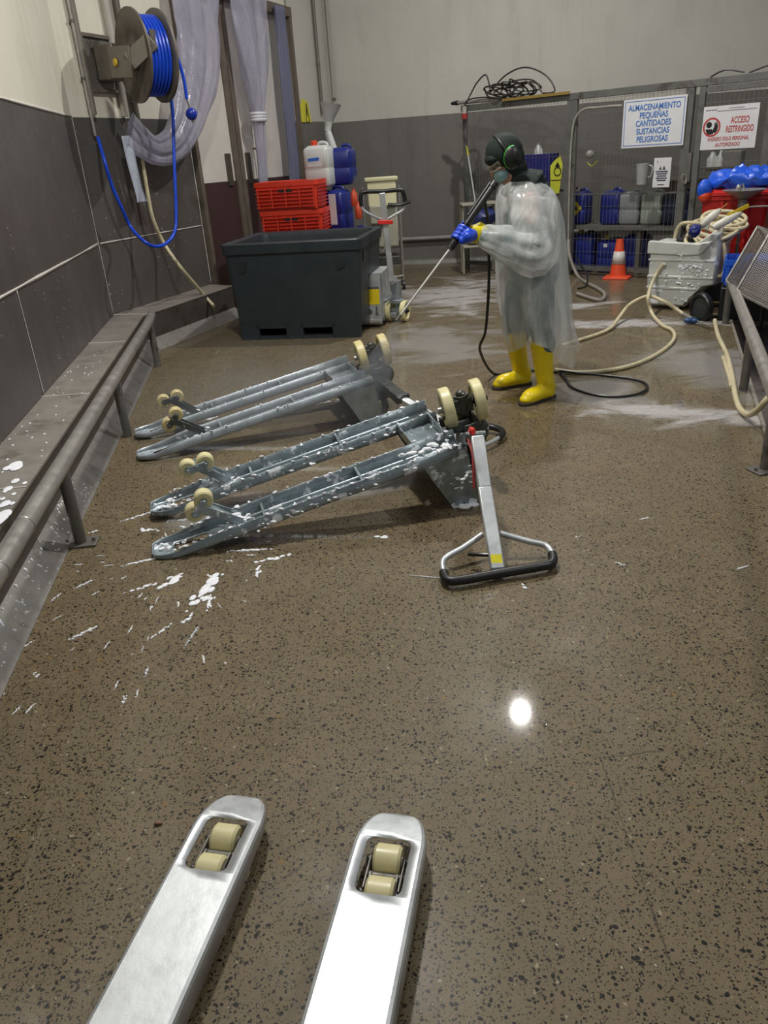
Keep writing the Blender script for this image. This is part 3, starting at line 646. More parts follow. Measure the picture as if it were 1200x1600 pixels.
# soap foam clinging to the soapy jack
fr = random.Random(4)
def foam_line(parent, pts, n, r, jit):
    bm = B(); P = smooth_path(pts, 8) if len(pts) > 2 else [V(pts[0]).lerp(V(pts[1]), i/40) for i in range(41)]
    for i in range(n):
        p = fr.choice(P)+V((fr.gauss(0, jit), fr.gauss(0, jit), fr.gauss(0, jit*0.5)))
        q = r*fr.uniform(0.4, 1.25); ell(bm, p, (q*fr.uniform(.9, 2.2), q, q*.6), Matrix.Rotation(0.25+fr.gauss(0, .4), 3, 'Z'), 8, 5)
    return obj('foam', bm, foamm, parent, kind='stuff', sm=180, remesh=0.0035)
for y, z0, n in ((.28, -.057, 150), (.12, -.057, 110), (-.12, -.057, 110), (-.28, -.057, 90)):
    foam_line(rb, [WB_(0.1, y, z0+.012), WB_(0.4, y, z0), WB_(0.9, y, z0), WB_(1.40, y, z0)], n, 0.006, 0.005)
foam_line(rb, [WB_(1.2, .2, -.02), WB_(1.4, .2, -.03)], 50, 0.014, 0.03)
foam_line(rb, [WB_(1.38, .285, .03), WB_(1.38, .287, .16)], 40, 0.010, 0.03)
foam_line(rb, [WB_(0.30, .2, -.03), WB_(0.42, .2, -.04)], 40, 0.011, 0.018)
foam_line(rb, [WB_(0.30, -.2, -.03), WB_(0.42, -.2, -.04)], 40, 0.011, 0.018)
foam_line(rb, [WB_(0.02, .2, -.02), WB_(0.14, .2, -.02)], 26, 0.009, 0.016)
foam_line(rb, [WB_(0.02, -.2, -.02), WB_(0.14, -.2, -.02)], 30, 0.010, 0.02)
foam_line(rb, [WB_(0.3, .284, -.02), WB_(1.2, .284, -.03)], 70, 0.008, 0.012)
foam_line(rb, [WB_(0.3, -.115, -.02), WB_(1.2, -.115, -.03)], 60, 0.008, 0.012)
foam_line(rb, [WB_(1.36, .25, .26), WB_(1.40, .28, .27)], 24, 0.014, 0.02)
foam_line(rc_, [WC_(0.25, .2, -.05), WC_(0.42, .2, -.04)], 24, 0.009, 0.02)
foam_line(rc_, [WC_(0.25, -.2, -.05), WC_(0.42, -.2, -.04)], 24, 0.009, 0.02)
for y in (.28, .12, -.12, -.28): foam_line(rc_, [WC_(0.3, y, -.057), WC_(1.40, y, -.057)], 40, 0.005, 0.004)
# ------------------------------------------------------------------ dark insulated bin
def frame_at(p, ang):
    """matrix of a box frame whose x axis points along ang in the floor plane"""
    a = math.radians(ang); x = V((math.cos(a), math.sin(a), 0)); return x, UP.cross(x)
bx, by = frame_at(None, -11.4)
b0 = V((-1.232, 7.167, 0)); bw, bd, bh = 1.18, 0.98, 0.855
binm = mat('dark_slate_plastic', '#2A3136', 0.42, 0, 0.10, 5, bump=0.03)
bt = thing('insulated_bin', 'large dark slate plastic bin with fork slots standing on the floor', 'bin', tuple(b0+bx*bw/2+by*bd/2))
bm = B(); levels = [(0.135, 0.004), (0.15, 0.003), (0.3, 0.0), (0.60, -0.02), (0.76, -0.03), (0.765, -0.045), (0.845, -0.05), (0.855, -0.045)]
rs = []
def binring(inset, z, r=0.05):
    return [bm.verts.new(b0+bx*x+by*y+UP*z) for x, y in rrect(inset, inset, bw-inset, bd-inset, r, 4)]
for z, ins in levels: rs.append(binring(ins, z))
for z, ins in ((0.855, 0.0), (0.845, 0.02), (0.80, 0.03), (0.25, 0.06), (0.20, 0.09)): rs.append(binring(ins, z, 0.06))
for a, b in zip(rs, rs[1:]): bridge(bm, a, b)
bm.faces.new(rs[0][::-1]); bm.faces.new(rs[-1]); obj('shell', bm, binm, bt, sm=30)
slot = mat('slot_shadow_plastic', '#14181B', 0.6)
bm = B()
for x0, x1, z0, z1 in ((.02, .20, 0, .136), (.46, .62, 0, .136), (.90, bw-.02, 0, .136), (.18, .48, .10, .136), (.60, .92, .10, .136), (.18, .48, 0, .028), (.60, .92, 0, .028)):
    prism(bm, [(x0, z0), (x1, z0), (x1, z1), (x0, z1)], b0+by*.004, bx, UP, by*.05)
for y0 in (.45, .93): prism(bm, [(.02, 0), (bw-.02, 0), (bw-.02, .02), (.02, .02)], b0+by*y0, bx, UP, by*.05)
for x0 in (.02,): prism(bm, [(x0, 0), (x0+.04, 0), (x0+.04, .136), (x0, .136)], b0+by*.02, bx, UP, by*.94)
obj('base_skirt', bm, binm, bt)
for x0, x1 in ():
    bm = B(); yo = 0.004; o_ = b0+bx*x0+by*yo+UP*0.055
    bar(bm, o_+bx*(x1-x0)/2-by*0.008, o_+bx*(x1-x0)/2+by*0.006, x1-x0, 0.075); obj('fork_slot', bm, slot, bt, label='dark recessed fork slot')
    bm = B(); prism(bm, rrect(-.02, -.055, x1-x0+.02, .055, .012), o_+by*0.0, bx, UP, -by*0.006)
for sx in (0.0, 1.0):
    bm = B(); o_ = b0+bx*(-0.035+sx*(bw+0.05))+by*0.10; prism(bm, [(0, 0.60), (0.03, 0.66), (0.03, 0.76), (0, 0.76)], o_-bx*0.01, bx if sx else bx, UP, by*0.14); obj('handle_lug', bm, binm, bt)
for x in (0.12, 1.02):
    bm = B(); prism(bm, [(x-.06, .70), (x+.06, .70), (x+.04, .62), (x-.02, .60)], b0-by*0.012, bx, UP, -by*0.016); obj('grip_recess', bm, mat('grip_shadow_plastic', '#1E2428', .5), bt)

# ------------------------------------------------------------------ red crates and jerrycans behind the bin
def crate(label, p, ang, w_, d_, h_, m, group=None, tilt=0.0, nslat=6, name='plastic_crate'):
    x, y = frame_at(None, ang); p = V(p)
    t = thing(name, label, 'crate', tuple(p+x*w_/2+y*d_/2), group)
    bm = B(); th = 0.012
    rr = [[bm.verts.new(p+x*a+y*b+UP*z) for a, b in rrect(i, i, w_-i, d_-i, .02, 3)] for i, z in ((0.02, 0), (0.012, h_-.05), (0.0, h_-.045), (0.0, h_), (0.018, h_), (0.03, h_-.05), (0.035, 0.012))]
    for a, b in zip(rr, rr[1:]): bridge(bm, a, b)
    bm.faces.new(rr[0][::-1]); bm.faces.new(rr[-1]); sh = obj('crate_shell', bm, m, t)
    bm = B()
    for k_ in range(nslat):
        z = 0.03+(h_-0.10)*k_/(nslat-1); bar(bm, p+x*0.03-y*0.002+UP*z, p+x*(w_-0.03)-y*0.002+UP*z, 0.016, 0.006)
        bar(bm, p+x*(w_-.006)+y*0.03+UP*z, p+x*(w_-.006)+y*(d_-0.03)+UP*z, 0.016, 0.006); bar(bm, p+x*.006+y*0.03+UP*z, p+x*.006+y*(d_-0.03)+UP*z, 0.016, 0.006)
    for k_ in range(5):
        q = p+x*(0.04+(w_-0.08)*k_/4)-y*0.002; bar(bm, q+UP*0.02, q+UP*(h_-.05), 0.014, 0.012, up=y)
    obj('ribs', bm, m, t)
    bm = B(); prism(bm, rrect(w_/2-.07, h_-.10, w_/2+.07, h_-.065, .012), p-y*0.004, x, UP, y*0.002); obj('hand_hole', bm, slot, t)
    return t
redc = mat('red_plastic', '#D23A24', 0.4, 0, 0.08, 8)
cp = V((-1.075, 8.35, 0.879))
for i in range(3):
    off_ = (0, 0.015, -0.01)[i]
    crate(('red plastic crate at the bottom of the stack behind the bin', 'red plastic crate in the middle of the stack behind the bin', 'red plastic crate on top of the stack behind the bin')[i],
        (cp.x+off_, cp.y, 0.50+0.27*i), -11.4+(0, 2, -1)[i], 0.66, 0.44, 0.265, redc, 'red crates stacked behind the dark bin', name='red_crate')
crate('lowest dark blue crate carrying the red crates behind the bin', (cp.x, cp.y, 0.0), -11.4, 0.66, 0.44, 0.50, mat('blue_crate_plastic', '#1E2C70', 0.4), None, name='blue_crate')
def jerry(label, p, ang, w_, d_, h_, m, cap=None, group=None, lbl=None, lean=0.0, name='jerrycan', caploc=0.25):
    x, y = frame_at(None, ang); p = V(p); R_ = Matrix.Rotation(lean, 3, y)
    t = thing(name, label, 'jerrycan', tuple(p), group)
    T_ = lambda a, b, z: p+R_ @ (x*a+y*b+UP*z)
    bm = B(); rr = []
    for ins, z in ((0.03, 0), (0.008, 0.012), (0, 0.03), (0, h_*0.40), (0.003, h_*0.42), (0.003, h_*0.45), (0, h_*0.47), (0, h_*0.84), (0.012, h_*0.89), (0.035, h_*0.93), (0.05, h_*0.945)):
        rr.append([bm.verts.new(T_(a, b, z)) for a, b in rrect(-w_/2+ins, -d_/2+ins, w_/2-ins, d_/2-ins, 0.035, 4)])
    for a, b in zip(rr, rr[1:]): bridge(bm, a, b)
    bm.faces.new(rr[0][::-1]); bm.faces.new(rr[-1])
    obj('can_body', bm, m, t)
    bm = B(); tube(bm, [T_(w_*.02, 0, h_*.93), T_(w_*.06, 0, h_*.99), T_(w_*.25, 0, h_*1.0), T_(w_*.36, 0, h_*.97), T_(w_*.40, 0, h_*.90)], 0.016, 8, 4); obj('carry_handle', bm, m, t)
    if cap:
        bm = B(); u_ = R_ @ UP; lathe(bm, [(.032, 0), (.034, .006), (.034, .045), (.028, .05)], T_(-w_*caploc, 0, h_*.935), u_, 20); obj('screw_cap', bm, cap, t)
    if lbl:
        a0, z0, a1, z1, lm, nm = lbl
        bm = B(); prism(bm, [(a0, z0), (a1, z0), (a1, z1), (a0, z1)], T_(0, -d_/2-.001, 0), R_ @ x, R_ @ UP, -(R_ @ y)*0.002); obj(nm, bm, lm, t)
    return t
bluej = mat('blue_jerrycan_plastic', '#18246E', 0.35, 0, 0.1, 5); whitej = mat('white_jerrycan_plastic', '#B9BBB8', 0.4, 0, 0.08, 6); white_l = mat('white_paper_label', '#C6C8CA', 0.6, 0, 0.05, 20)
natj = mat('natural_jerrycan_plastic', '#8D948C', 0.4, 0, 0.1, 6); blue_l = mat('blue_print', '#2A62C0', 0.5); yel_l = mat('yellow_diamond', '#C8B42A', 0.5); orange = mat('orange_red_cap', '#D9472A', 0.4)
jm = V((-0.407, 8.75, 0.795))
g = 'blue jerrycans stacked behind the bin'
jerry('blue jerrycan with white label at the base of the stack beside the red crates', (jm.x+.05, jm.y, 0.30), -20, 0.30, 0.30, 0.44, bluej, None, g, (-.13, .22, -.02, .36, white_l, 'label'))
jerry('blue jerrycan at the base of the stack nearest the cleaning cart', (jm.x+.33, jm.y-.05, 0.30), -15, 0.26, 0.28, 0.50, bluej, None, g, (-.10, .25, .06, .38, white_l, 'label'))
jerry('blue jerrycan in the middle of the stack with a curved white label', (jm.x+.10, jm.y+.02, 0.745), -25, 0.34, 0.28, 0.46, bluej, None, g, (.02, .10, .10, .40, white_l, 'label'))
jerry('tall blue jerrycan on top of the stack right of the white jerrycan', ((-0.177, 8.85, 1.241)[0], 8.85, 1.22), -15, 0.24, 0.26, 0.38, bluej, None, g)
jt = jerry('white jerrycan with orange red cap on top of the blue jerrycans', ((-0.417, 8.75, 1.26)[0], 8.72, 1.215), -18, 0.27, 0.22, 0.42, whitej, orange, None, (-.09, .20, .07, .29, white_l, 'label'), caploc=.15)
bm = B(); xq, yq = frame_at(None, -18); prism(bm, [(-.08, .25), (.04, .255), (.04, .285), (-.08, .28)], V(((-0.417, 8.75, 1.26)[0], 8.72, 1.215))-yq*0.1135, xq, UP, -yq*.002); obj('blue_print', bm, blue_l, jt)
bm = B(); box(bm, (jm.x+.18, jm.y+.02, 0.15), (0.75, 0.6, 0.30)); 
tag(obj('plastic_pallet_box', bm, mat('dark_blue_box', '#1A2350', 0.45), bevel=0.02), 'dark blue box under the blue jerrycans behind the bin', 'box')
bm = B(); f0 = V((-0.257, 8.95, 1.525)); f1 = V((-0.311, 8.95, 1.741)); f2 = V((-0.347, 8.95, 1.993))
cyl(bm, f0, f1, 0.045, 0.035, 18); lathe(bm, [(0.034, 0), (0.036, 0.05), (0.05, 0.12), (0.11, 0.26), (0.112, 0.262), (0.10, .25), (0.03, 0.05)], f1, (f2-f1)+V((.09, 0, 0)), 24, close=False)
tag(obj('funnel', bm, whitej), 'long white plastic funnel leaning above the white jerrycan', 'funnel')
for o1, lb in (((-0.083, 8.6, 1.114), 'upper of two small orange bottles wedged beside the blue jerrycans'), ((-0.046, 8.55, 0.99), 'lower of two small orange bottles, nearest the white cleaning cart')):
    o1 = V(o1); bm = B(); lathe(bm, [(.03, -.10), (.036, -.09), (.036, .02), (.016, .05), (.016, .07)], o1, UP, 16); tag(obj('orange_bottle', bm, mat('orange_plastic', '#B8482E', 0.4)), lb, 'bottle', 'orange bottles beside the blue jerrycans')

# ------------------------------------------------------------------ white cleaning cart behind the upright jack
cc = V(((0.21, 9.4, 0.402)[0], 9.6, 0)); wm = mat('grimy_white_plastic', '#9C9A8A', 0.45, 0, 0.1, 6); cream = mat('cream_plastic', '#C3BE98', 0.5, 0, 0.08, 6)
t = thing('cleaning_cart', 'white cleaning cart with cream padded top behind the upright pallet jack', 'cart', tuple(cc))
bm = B(); box(bm, cc+V((0.02, 0, 0.72)), (0.34, 0.30, 0.46)); obj('cart_body', bm, wm, t, bevel=0.02)
bm = B(); box(bm, cc+V((0.02, -.17, 1.08)), (0.33, 0.04, 0.28), Matrix.Rotation(-.15, 3, 'X')); box(bm, cc+V((0.02, -.12, 1.23)), (0.38, 0.14, 0.05)); obj('cream_panel', bm, cream, t, bevel=0.015)
bm = B(); box(bm, cc+V((-.05, -.19, 0.86)), (0.17, 0.10, 0.20)); obj('side_box', bm, wm, t, bevel=0.015)
bm = B(); box(bm, cc+V((0.0, 0, 0.34)), (0.40, 0.36, 0.10)); obj('cart_base', bm, mat('dark_grimy', '#3A3834', 0.5), t, bevel=0.01)
for sx in (-.2, .22):
    for sy in (-.15, .15):
        bm = B(); cyl(bm, cc+V((sx, sy, 0.10)), cc+V((sx, sy, 1.15)), 0.011, n=8); obj('frame_post', bm, steel, t)
        bm = B(); cyl(bm, cc+V((sx-.015, sy, 0.05)), cc+V((sx+.015, sy, 0.05)), 0.05, n=16); obj('caster', bm, rubber, t)
bm = B(); tube(bm, [cc+V((-.2, -.16, 0.16)), cc+V((0, -.2, 0.15)), cc+V((.22, -.16, .16))], .012, 8, 3); tube(bm, [cc+V((-.1, -.2, .62)), cc+V((-.02, -.22, .45)), cc+V((0.05, -.2, .6))], .006, 6, 4); obj('front_bar', bm, steel, t)

# ------------------------------------------------------------------ cleaning trolley with sticks by the cage
q = V((1.438, 10.299, 0.849))
t = thing('tool_trolley', 'small pale trolley with blue bag and cleaning sticks left of the cage', 'trolley', (q.x, q.y, 0))
bm = B(); box(bm, (q.x+.02, q.y, q.z), (0.46, 0.30, 0.03)); obj('tray', bm, wm, t, bevel=0.008)
bm = B(); box(bm, (q.x+.02, q.y, q.z-.50), (0.42, 0.28, 0.03)); obj('lower_tray', bm, wm, t, bevel=0.008)
for sx in (-.19, .22):
    bm = B(); cyl(bm, (q.x+sx, q.y-.1, 0.02), (q.x+sx, q.y-.1, q.z), 0.012, n=8); obj('leg', bm, wm, t)
    bm = B(); cyl(bm, (q.x+sx, q.y+.1, 0.02), (q.x+sx, q.y+.1, q.z), 0.012, n=8); obj('leg', bm, wm, t)
bm = B(); ell(bm, (q.x+.05, q.y-.08, q.z-.16), (.20, .13, .13), None, 14, 9)
for v in bm.verts: v.co += V((noise.noise(v.co*9), noise.noise(v.co*9+V((5, 0, 0))), noise.noise(v.co*9+V((0, 7, 0)))))*0.05
tag(obj('blue_bag', bm, mat('dull_blue_bag', '#2A3468', 0.35)), 'dull blue plastic bag bundle under the trolley tray left of the cage', 'bag')
bm = B(); box(bm, (q.x+.06, q.y-.02, q.z-.34), (.36, .24, .28)); tag(obj('grey_tub', bm, mat('grey_tub_plastic', '#6E6E6C', 0.5), bevel=.03), 'grey plastic tub on the lower trolley shelf left of the cage', 'tub')
for (a, b, m_, nm) in (((1.361, 10.511, 1.424), (1.433, 10.386, 0.844), whitej, 'white cleaning stick with yellow tip leaning on the cage frame'), ((1.318, 10.442, 1.267), (1.34, 10.42, 0.864), mat('dark_green_stick', '#3D4A40', 0.5), 'thin dark green stick standing left of the white stick')):
    a, b = V(a), V(b); bm = B(); cyl(bm, b, a, 0.009, n=8); s_ = obj('cleaning_stick', bm, m_); tag(s_, nm, 'stick')
    if 'yellow' in nm: bm = B(); cyl(bm, a-(a-b).normalized()*.02, a+(a-b).normalized()*.09, 0.014, 0.006, n=8); obj('tip', bm, mat('yellow_tip', '#B9B02A', 0.5), s_, label='yellow tip')

# ------------------------------------------------------------------ wire mesh storage cage
def cp_(s, z, d=0.0):
    if z > .6: z = 1.5+.925*(z-1.5)
    return CG+EC*(s*.927+.065)+NC*d+UP*z
cgm = mat('grey_painted_frame', '#6A6A67', 0.5, 0.3, 0.14, 7, dirt='#4C4A46')
t = thing('storage_cage', 'grey wire mesh storage cage with framed door along the back right', 'cage', tuple(cp_(2.6, 0)))
for s, wd in ((0.0, .05), (1.64, .13), (3.10, .09), (3.24, .06), (3.98, .07), (5.4, .07)):
    bm = B(); bar(bm, cp_(s, 0), cp_(s, 2.0), .05, wd, up=EC); obj('post', bm, cgm, t, bevel=.003)
bm = B(); bar(bm, cp_(-.05, 1.975), cp_(5.5, 1.975), .06, .07); obj('top_rail', bm, cgm, t, bevel=.003)
for s0, s1 in ((0, 3.15), (3.15, 5.4)):
    bm = B(); bar(bm, cp_(s0, .08), cp_(s1, .08), .05, .05); obj('bottom_rail', bm, cgm, t)
bm = B(); bar(bm, cp_(3.25, 1.90), cp_(3.98, 1.90), .04, .05); obj('door_top', bm, cgm, t, bevel=.003)
bm = B(); bar(bm, cp_(0, .86), cp_(3.1, .86), .01, .012); obj('mid_rail', bm, steel_dk, t)
wire = mat('mesh_wire', '#85827A', 0.5, 0.5, 0.1)
for s0, s1 in ((0.03, 1.58), (1.72, 3.05), (3.28, 3.95), (4.02, 5.36)):
    bm = B(); s = s0
    while s < s1: bar(bm, cp_(s, .1), cp_(s, 1.94), .0022, .0022, up=EC); s += .05
    z = .12
    while z < 1.94: bar(bm, cp_(s0, z), cp_(s1, z), .0022, .0022); z += .15
    obj('wire_mesh', bm, wire, t)
# return side of the cage that runs to the back wall and its far end panel
bm = B(); bar(bm, cp_(0, 1.975), cp_(0, 1.975, -.0)+EB*0.02, .05, .05); bm.free()
bm = B(); bar(bm, cp_(3.17, 0.98, .03), cp_(3.17, 1.28, .03), .03, .05, up=EC); obj('lock_plate', bm, steel_dk, t)
bm = B(); tube(bm, [cp_(3.16, 1.02, .05), cp_(3.13, 1.06, .08), cp_(3.13, .99, .08), cp_(3.16, .96, .06)], .01, 8, 3, closed=True); obj('padlock', bm, steel, t)
# signs
def board(name, label, s0, s1, z0, z1, m, d=0.045, tilt=0.0, border=None):
    u = (EC+UP*tilt).normalized(); v = NC.cross(u); v = v if v.z > 0 else -v
    c0 = cp_((s0+s1)/2, (z0+z1)/2, d); w_, h_ = (s1-s0)*.927, (z1-z0)*.925
    bm = B(); prism(bm, [(-w_/2, -h_/2), (w_/2, -h_/2), (w_/2, h_/2), (-w_/2, h_/2)], c0, u, v, -NC*0.004)
    o = obj(name, bm, m); tag(o, label, 'sign')
    return o, c0+NC*0.001, u, v, w_, h_
sw = mat('white_sign_board', '#D2D3D6', 0.5, 0, 0.03, 10); sblue = mat('sign_blue', '#3C6FB4', 0.5, 0, .04); sred = mat('sign_red', '#B23A36', 0.5, 0, .04); sblk = mat('sign_black', '#17171A', 0.5)
o, c0, u, v, w_, h_ = board('storage_sign', 'white sign with blue text ALMACENAMIENTO on the cage', 2.335, 3.085, 1.365, 1.875, sw)
bm = B(); bi = .022
for a, b in (((-1, -1), (1, -1)), ((1, -1), (1, 1)), ((1, 1), (-1, 1)), ((-1, 1), (-1, -1))):
    f = lambda q: c0+u*(q[0]*(w_/2-bi))+v*(q[1]*(h_/2-bi))+NC*0.0005
    bar(bm, f(a), f(b), .006, .001, up=NC)
obj('blue_border', bm, sblue, o)
for i, tx in enumerate(('ALMACENAMIENTO', 'PEQUEÑAS', 'CANTIDADES', 'SUSTANCIAS', 'PELIGROSAS')):
    text(tx, c0+v*(0.125-0.077*i)+NC*.0006, u, v, 0.080, sblue, o, bold=0.0016, sx=0.80)
o, c0, u, v, w_, h_ = board('restricted_access_sign', 'white sign with red text ACCESO RESTRINGIDO on the cage door', 3.285, 3.872, 1.30, 1.73, sw, d=.05)
text('ACCESO', c0+u*.10+v*.035+NC*.0006, u, v, 0.082, sred, o, bold=.0012, sx=.56)
text('RESTRINGIDO', c0+u*.105-v*.045+NC*.0006, u, v, 0.082, sred, o, bold=.0012, sx=.52)
text('INGRESO SOLO PERSONAL', c0-v*.118+NC*.0006, u, v, 0.048, sred, o, bold=.0006, sx=.70, shear=.15)
text('AUTORIZADO', c0-v*.172+NC*.0006, u, v, 0.048, sred, o, bold=.0006, sx=.78, shear=.15)
bm = B(); cq = c0-u*.175+v*.01
lathe(bm, [(.072, 0), (.088, 0), (.088, .0012), (.072, .0012), (.072, 0)], cq, NC, 36, close=False); obj('red_ring', bm, sred, o)
bm = B(); lathe(bm, [(.001, 0), (.028, 0), (.028, .0014)], cq-u*.028+v*.022, NC, 24)
prism(bm, [(-.060, -.018), (.005, -.018), (.020, -.045), (.022, -.03), (.020, -.062), (-.02, -.068), (-.045, -.055)], cq, u, v, NC*.0012)
prism(bm, [(.018, -.025), (.030, .0), (.030, .04), (.037, .04), (.040, .01), (.043, .05), (.050, .05), (.050, .01), (.056, .042), (.062, .040), (.060, .005), (.066, .022), (.070, .018), (.062, -.035), (.042, -.055), (.022, -.05)], cq-u*.004, u, v, NC*.0012)
obj('stop_figure', bm, sblk, o)
bm = B()
for (x0, x1, y0, y1) in ((-.25, -.14, .160, .170), (-.02, .13, .168, .174), (-.13, .25, .148, .155)): 
    x = x0
    while x < x1: prism(bm, [(x, y0), (min(x+.014, x1), y0), (min(x+.014, x1), y1), (x, y1)], c0, u, v, NC*.0008); x += .019
obj('fine_print', bm, mat('sign_grey', '#6C6C72', 0.5), o)
o, c0, u, v, w_, h_ = board('safety_notice', 'small white paper notice with dark text below the big blue sign', 2.755, 2.962, 0.925, 1.243, sw, d=.035)
bm = B(); prism(bm, [(-.035, .03), (-.005, .03), (-.018, .065)], c0, u, v, NC*.0008); prism(bm, [(.002, .03), (.04, .03), (.022, .07)], c0, u, v, NC*.0008); prism(bm, [(-.062, .10), (-.05, .10), (-.056, .125)], c0, u, v, NC*.0008)
obj('small_symbols', bm, mat('dull_red_brown_print', '#4A4440', .5), o)
bm = B()
for i, hwid in enumerate((.068, .062, .052, .062, .050)): prism(bm, [(-hwid, .005-.022*i), (hwid, .005-.022*i), (hwid, .017-.022*i), (-hwid, .017-.022*i)], c0, u, v, NC*.0008)
prism(bm, [(-.04, -.125), (.035, -.125), (.035, -.117), (-.04, -.117)], c0, u, v, NC*.0008)
obj('printed_lines', bm, mat('dark_navy_print', '#34344A', .5), o)
# hanging things on the mesh
bm = B(); j = V((3.094, 9.074, 1.135)); lathe(bm, [(.055, -.11), (.062, .0), (.075, .10), (.072, .10), (.058, -.0), (.05, -.10)], j-UP*.02, UP, 24); tube(bm, [j+EC*.07+UP*.06, j+EC*.11+UP*.04, j+EC*.10-UP*.05, j+EC*.065-UP*.06], .008, 6, 3)
tag(obj('measuring_jug', bm, mat('frosted_jug', '#9A9C9A', .35)), 'frosted plastic measuring jug hanging on the mesh beside the notice', 'jug')
yt = mat('yellow_hazard_card', '#B8BC3A', .5)
bm = B(); c1 = V((2.321, 9.834, 1.135)); prism(bm, [(-.07, -.22), (.05, -.20), (.085, .10), (.05, .2), (-.02, .16), (-.08, .10)], c1, EC, UP, NC*.004); o = obj('hazard_card', bm, yt); tag(o, 'yellow hazard card with black flame symbol hanging on the cage post', 'card')
bm = B(); tube(bm, [c1+NC*.006+EC*(.02+.045*math.cos(a))+UP*(.035+.045*math.sin(a)) for a in [i*PI/5 for i in range(10)]], .006, 6, 2, closed=True); prism(bm, [(-.02, .085), (.05, .085), (.02, .14)], c1, EC, UP, NC*.006); bar(bm, c1+NC*.006-EC*.07-UP*.06, c1+NC*.006+EC*.07-UP*.06, .003, .008)
obj('flame_symbol', bm, sblk, o)
bm = B(); m1 = V((2.682, 9.621, 1.273)); tube(bm, [m1-EC*.06-UP*.02, m1-EC*.02-UP*.06, m1+EC*.03-UP*.055, m1+EC*.07-UP*.01], .008, 6, 4)
gg = obj('safety_goggles', bm, mat('yellow_strap', '#9C962A', .5)); tag(gg, 'goggles with a yellow strap hanging inside the cage', 'goggles')
bm = B(); ell(bm, m1+UP*.06-EC*.03, (.05, .03, .045)); obj('lens', bm, mat('cloudy_lens', '#8C8984', .3), gg)
# conduit over the cage and down the post
bm = B(); tube(bm, [(2.885, 9.274, 1.799), (2.793, 9.363, 1.803), (2.682, 9.468, 1.802), (2.569, 9.576, 1.802), (2.497, 9.646, 1.746), (2.46, 9.681, 1.619), (2.447, 9.693, 1.287), (2.451, 9.689, 0.802), (2.459, 9.682, 0.368)], .013, 8, 6); tag(obj('conduit', bm, mat('pale_grey_conduit', '#96928C', .45, .2)), 'pale grey conduit curving down beside the wide cage post', 'conduit')
# clutter on top of the cage
bm = B(); k1 = cp_(-.10, 2.05, .02); k2 = cp_(1.0, 2.03, -.02); cyl(bm, k1, k2, .022, n=10); pp = obj('pole', bm, mat('pale_pole', '#8B8880', .5)); tag(pp, 'pale pole lying on top of the cage under the cable tangle', 'pole')
bm = B(); cyl(bm, k1-EC*.10, k1, .018, .03, 10); obj('dark_end', bm, blackp, pp)
bm = B(); bar(bm, cp_(.65, 2.02, .06), cp_(1.62, 2.02, .06), .02, .03); tag(obj('batten', bm, mat('yellow_brown_batten', '#8C7338', .6)), 'yellow brown batten lying on the cage top rail', 'batten')
bm = B(); r9 = random.Random(11)
for i in range(9):
    c_ = cp_(.50+.07*i*0.9, 2.10+.01*(i % 3), .0); A_, H_ = r9.uniform(.12, .30), r9.uniform(.03, .10)
    ph = r9.uniform(0, 6); tube(bm, [c_+EC*(A_*math.cos(a+ph*.1))+NC*(.07*math.sin(a*2+ph))+UP*(H_*math.sin(a)+.02) for a in [k_*PI/5 for k_ in range(10)]], .009, 6, 4, closed=True)
tube(bm, [cp_(.05, 2.02, .05), cp_(.10, 2.14, 0), cp_(.20, 2.26, 0), cp_(.34, 2.34, 0), cp_(.40, 2.22, 0), cp_(.42, 2.10, 0)], .009, 6, 5)
tube(bm, [cp_(.40, 2.12, 0), cp_(.65, 2.30, 0), cp_(.95, 2.36, 0), cp_(1.25, 2.24, 0), cp_(1.38, 2.06, 0), cp_(1.2, 2.05, 0)], .009, 6, 5)
tube(bm, [cp_(.5, 2.12, .04), cp_(.8, 2.22, .04), cp_(1.1, 2.2, .04), cp_(1.22, 2.06, .04)], .009, 6, 5)
tube(bm, [cp_(.6, 2.05, .02), cp_(.3, 2.08, .04), cp_(.1, 2.06, .08), cp_(.06, 1.95, .09)], .009, 6, 5)
cb = obj('cable_tangle', bm, mat('dark_cable', '#2E2B29', .5)); tag(cb, 'tangle of dark cable piled on top of the cage corner', 'cable')
bm = B(); k3 = cp_(.06, 1.93, .09); cyl(bm, k3+UP*.06, k3-UP*.02, .03, n=12); obj('plug_body', bm, ppale, cb); bm = B(); cyl(bm, k3-UP*.02, k3-UP*.08, .04, .035, 14); obj('plug_end', bm, mat('dull_red_plug', '#A03A36', .45), cb, label='dull red plug end')
bm = B(); tube(bm, [cp_(3.3, 2.02, 0), cp_(3.45, 2.07, 0), cp_(3.65, 2.03, 0)], .009, 6, 5); tube(bm, [cp_(3.7, 2.02, 0), cp_(3.95, 2.08, 0), cp_(4.3, 2.12, 0)], .009, 6, 5); tag(obj('loose_cable', bm, MC['dark_cable']), 'loose dark cable lying on the cage top above the door', 'cable')
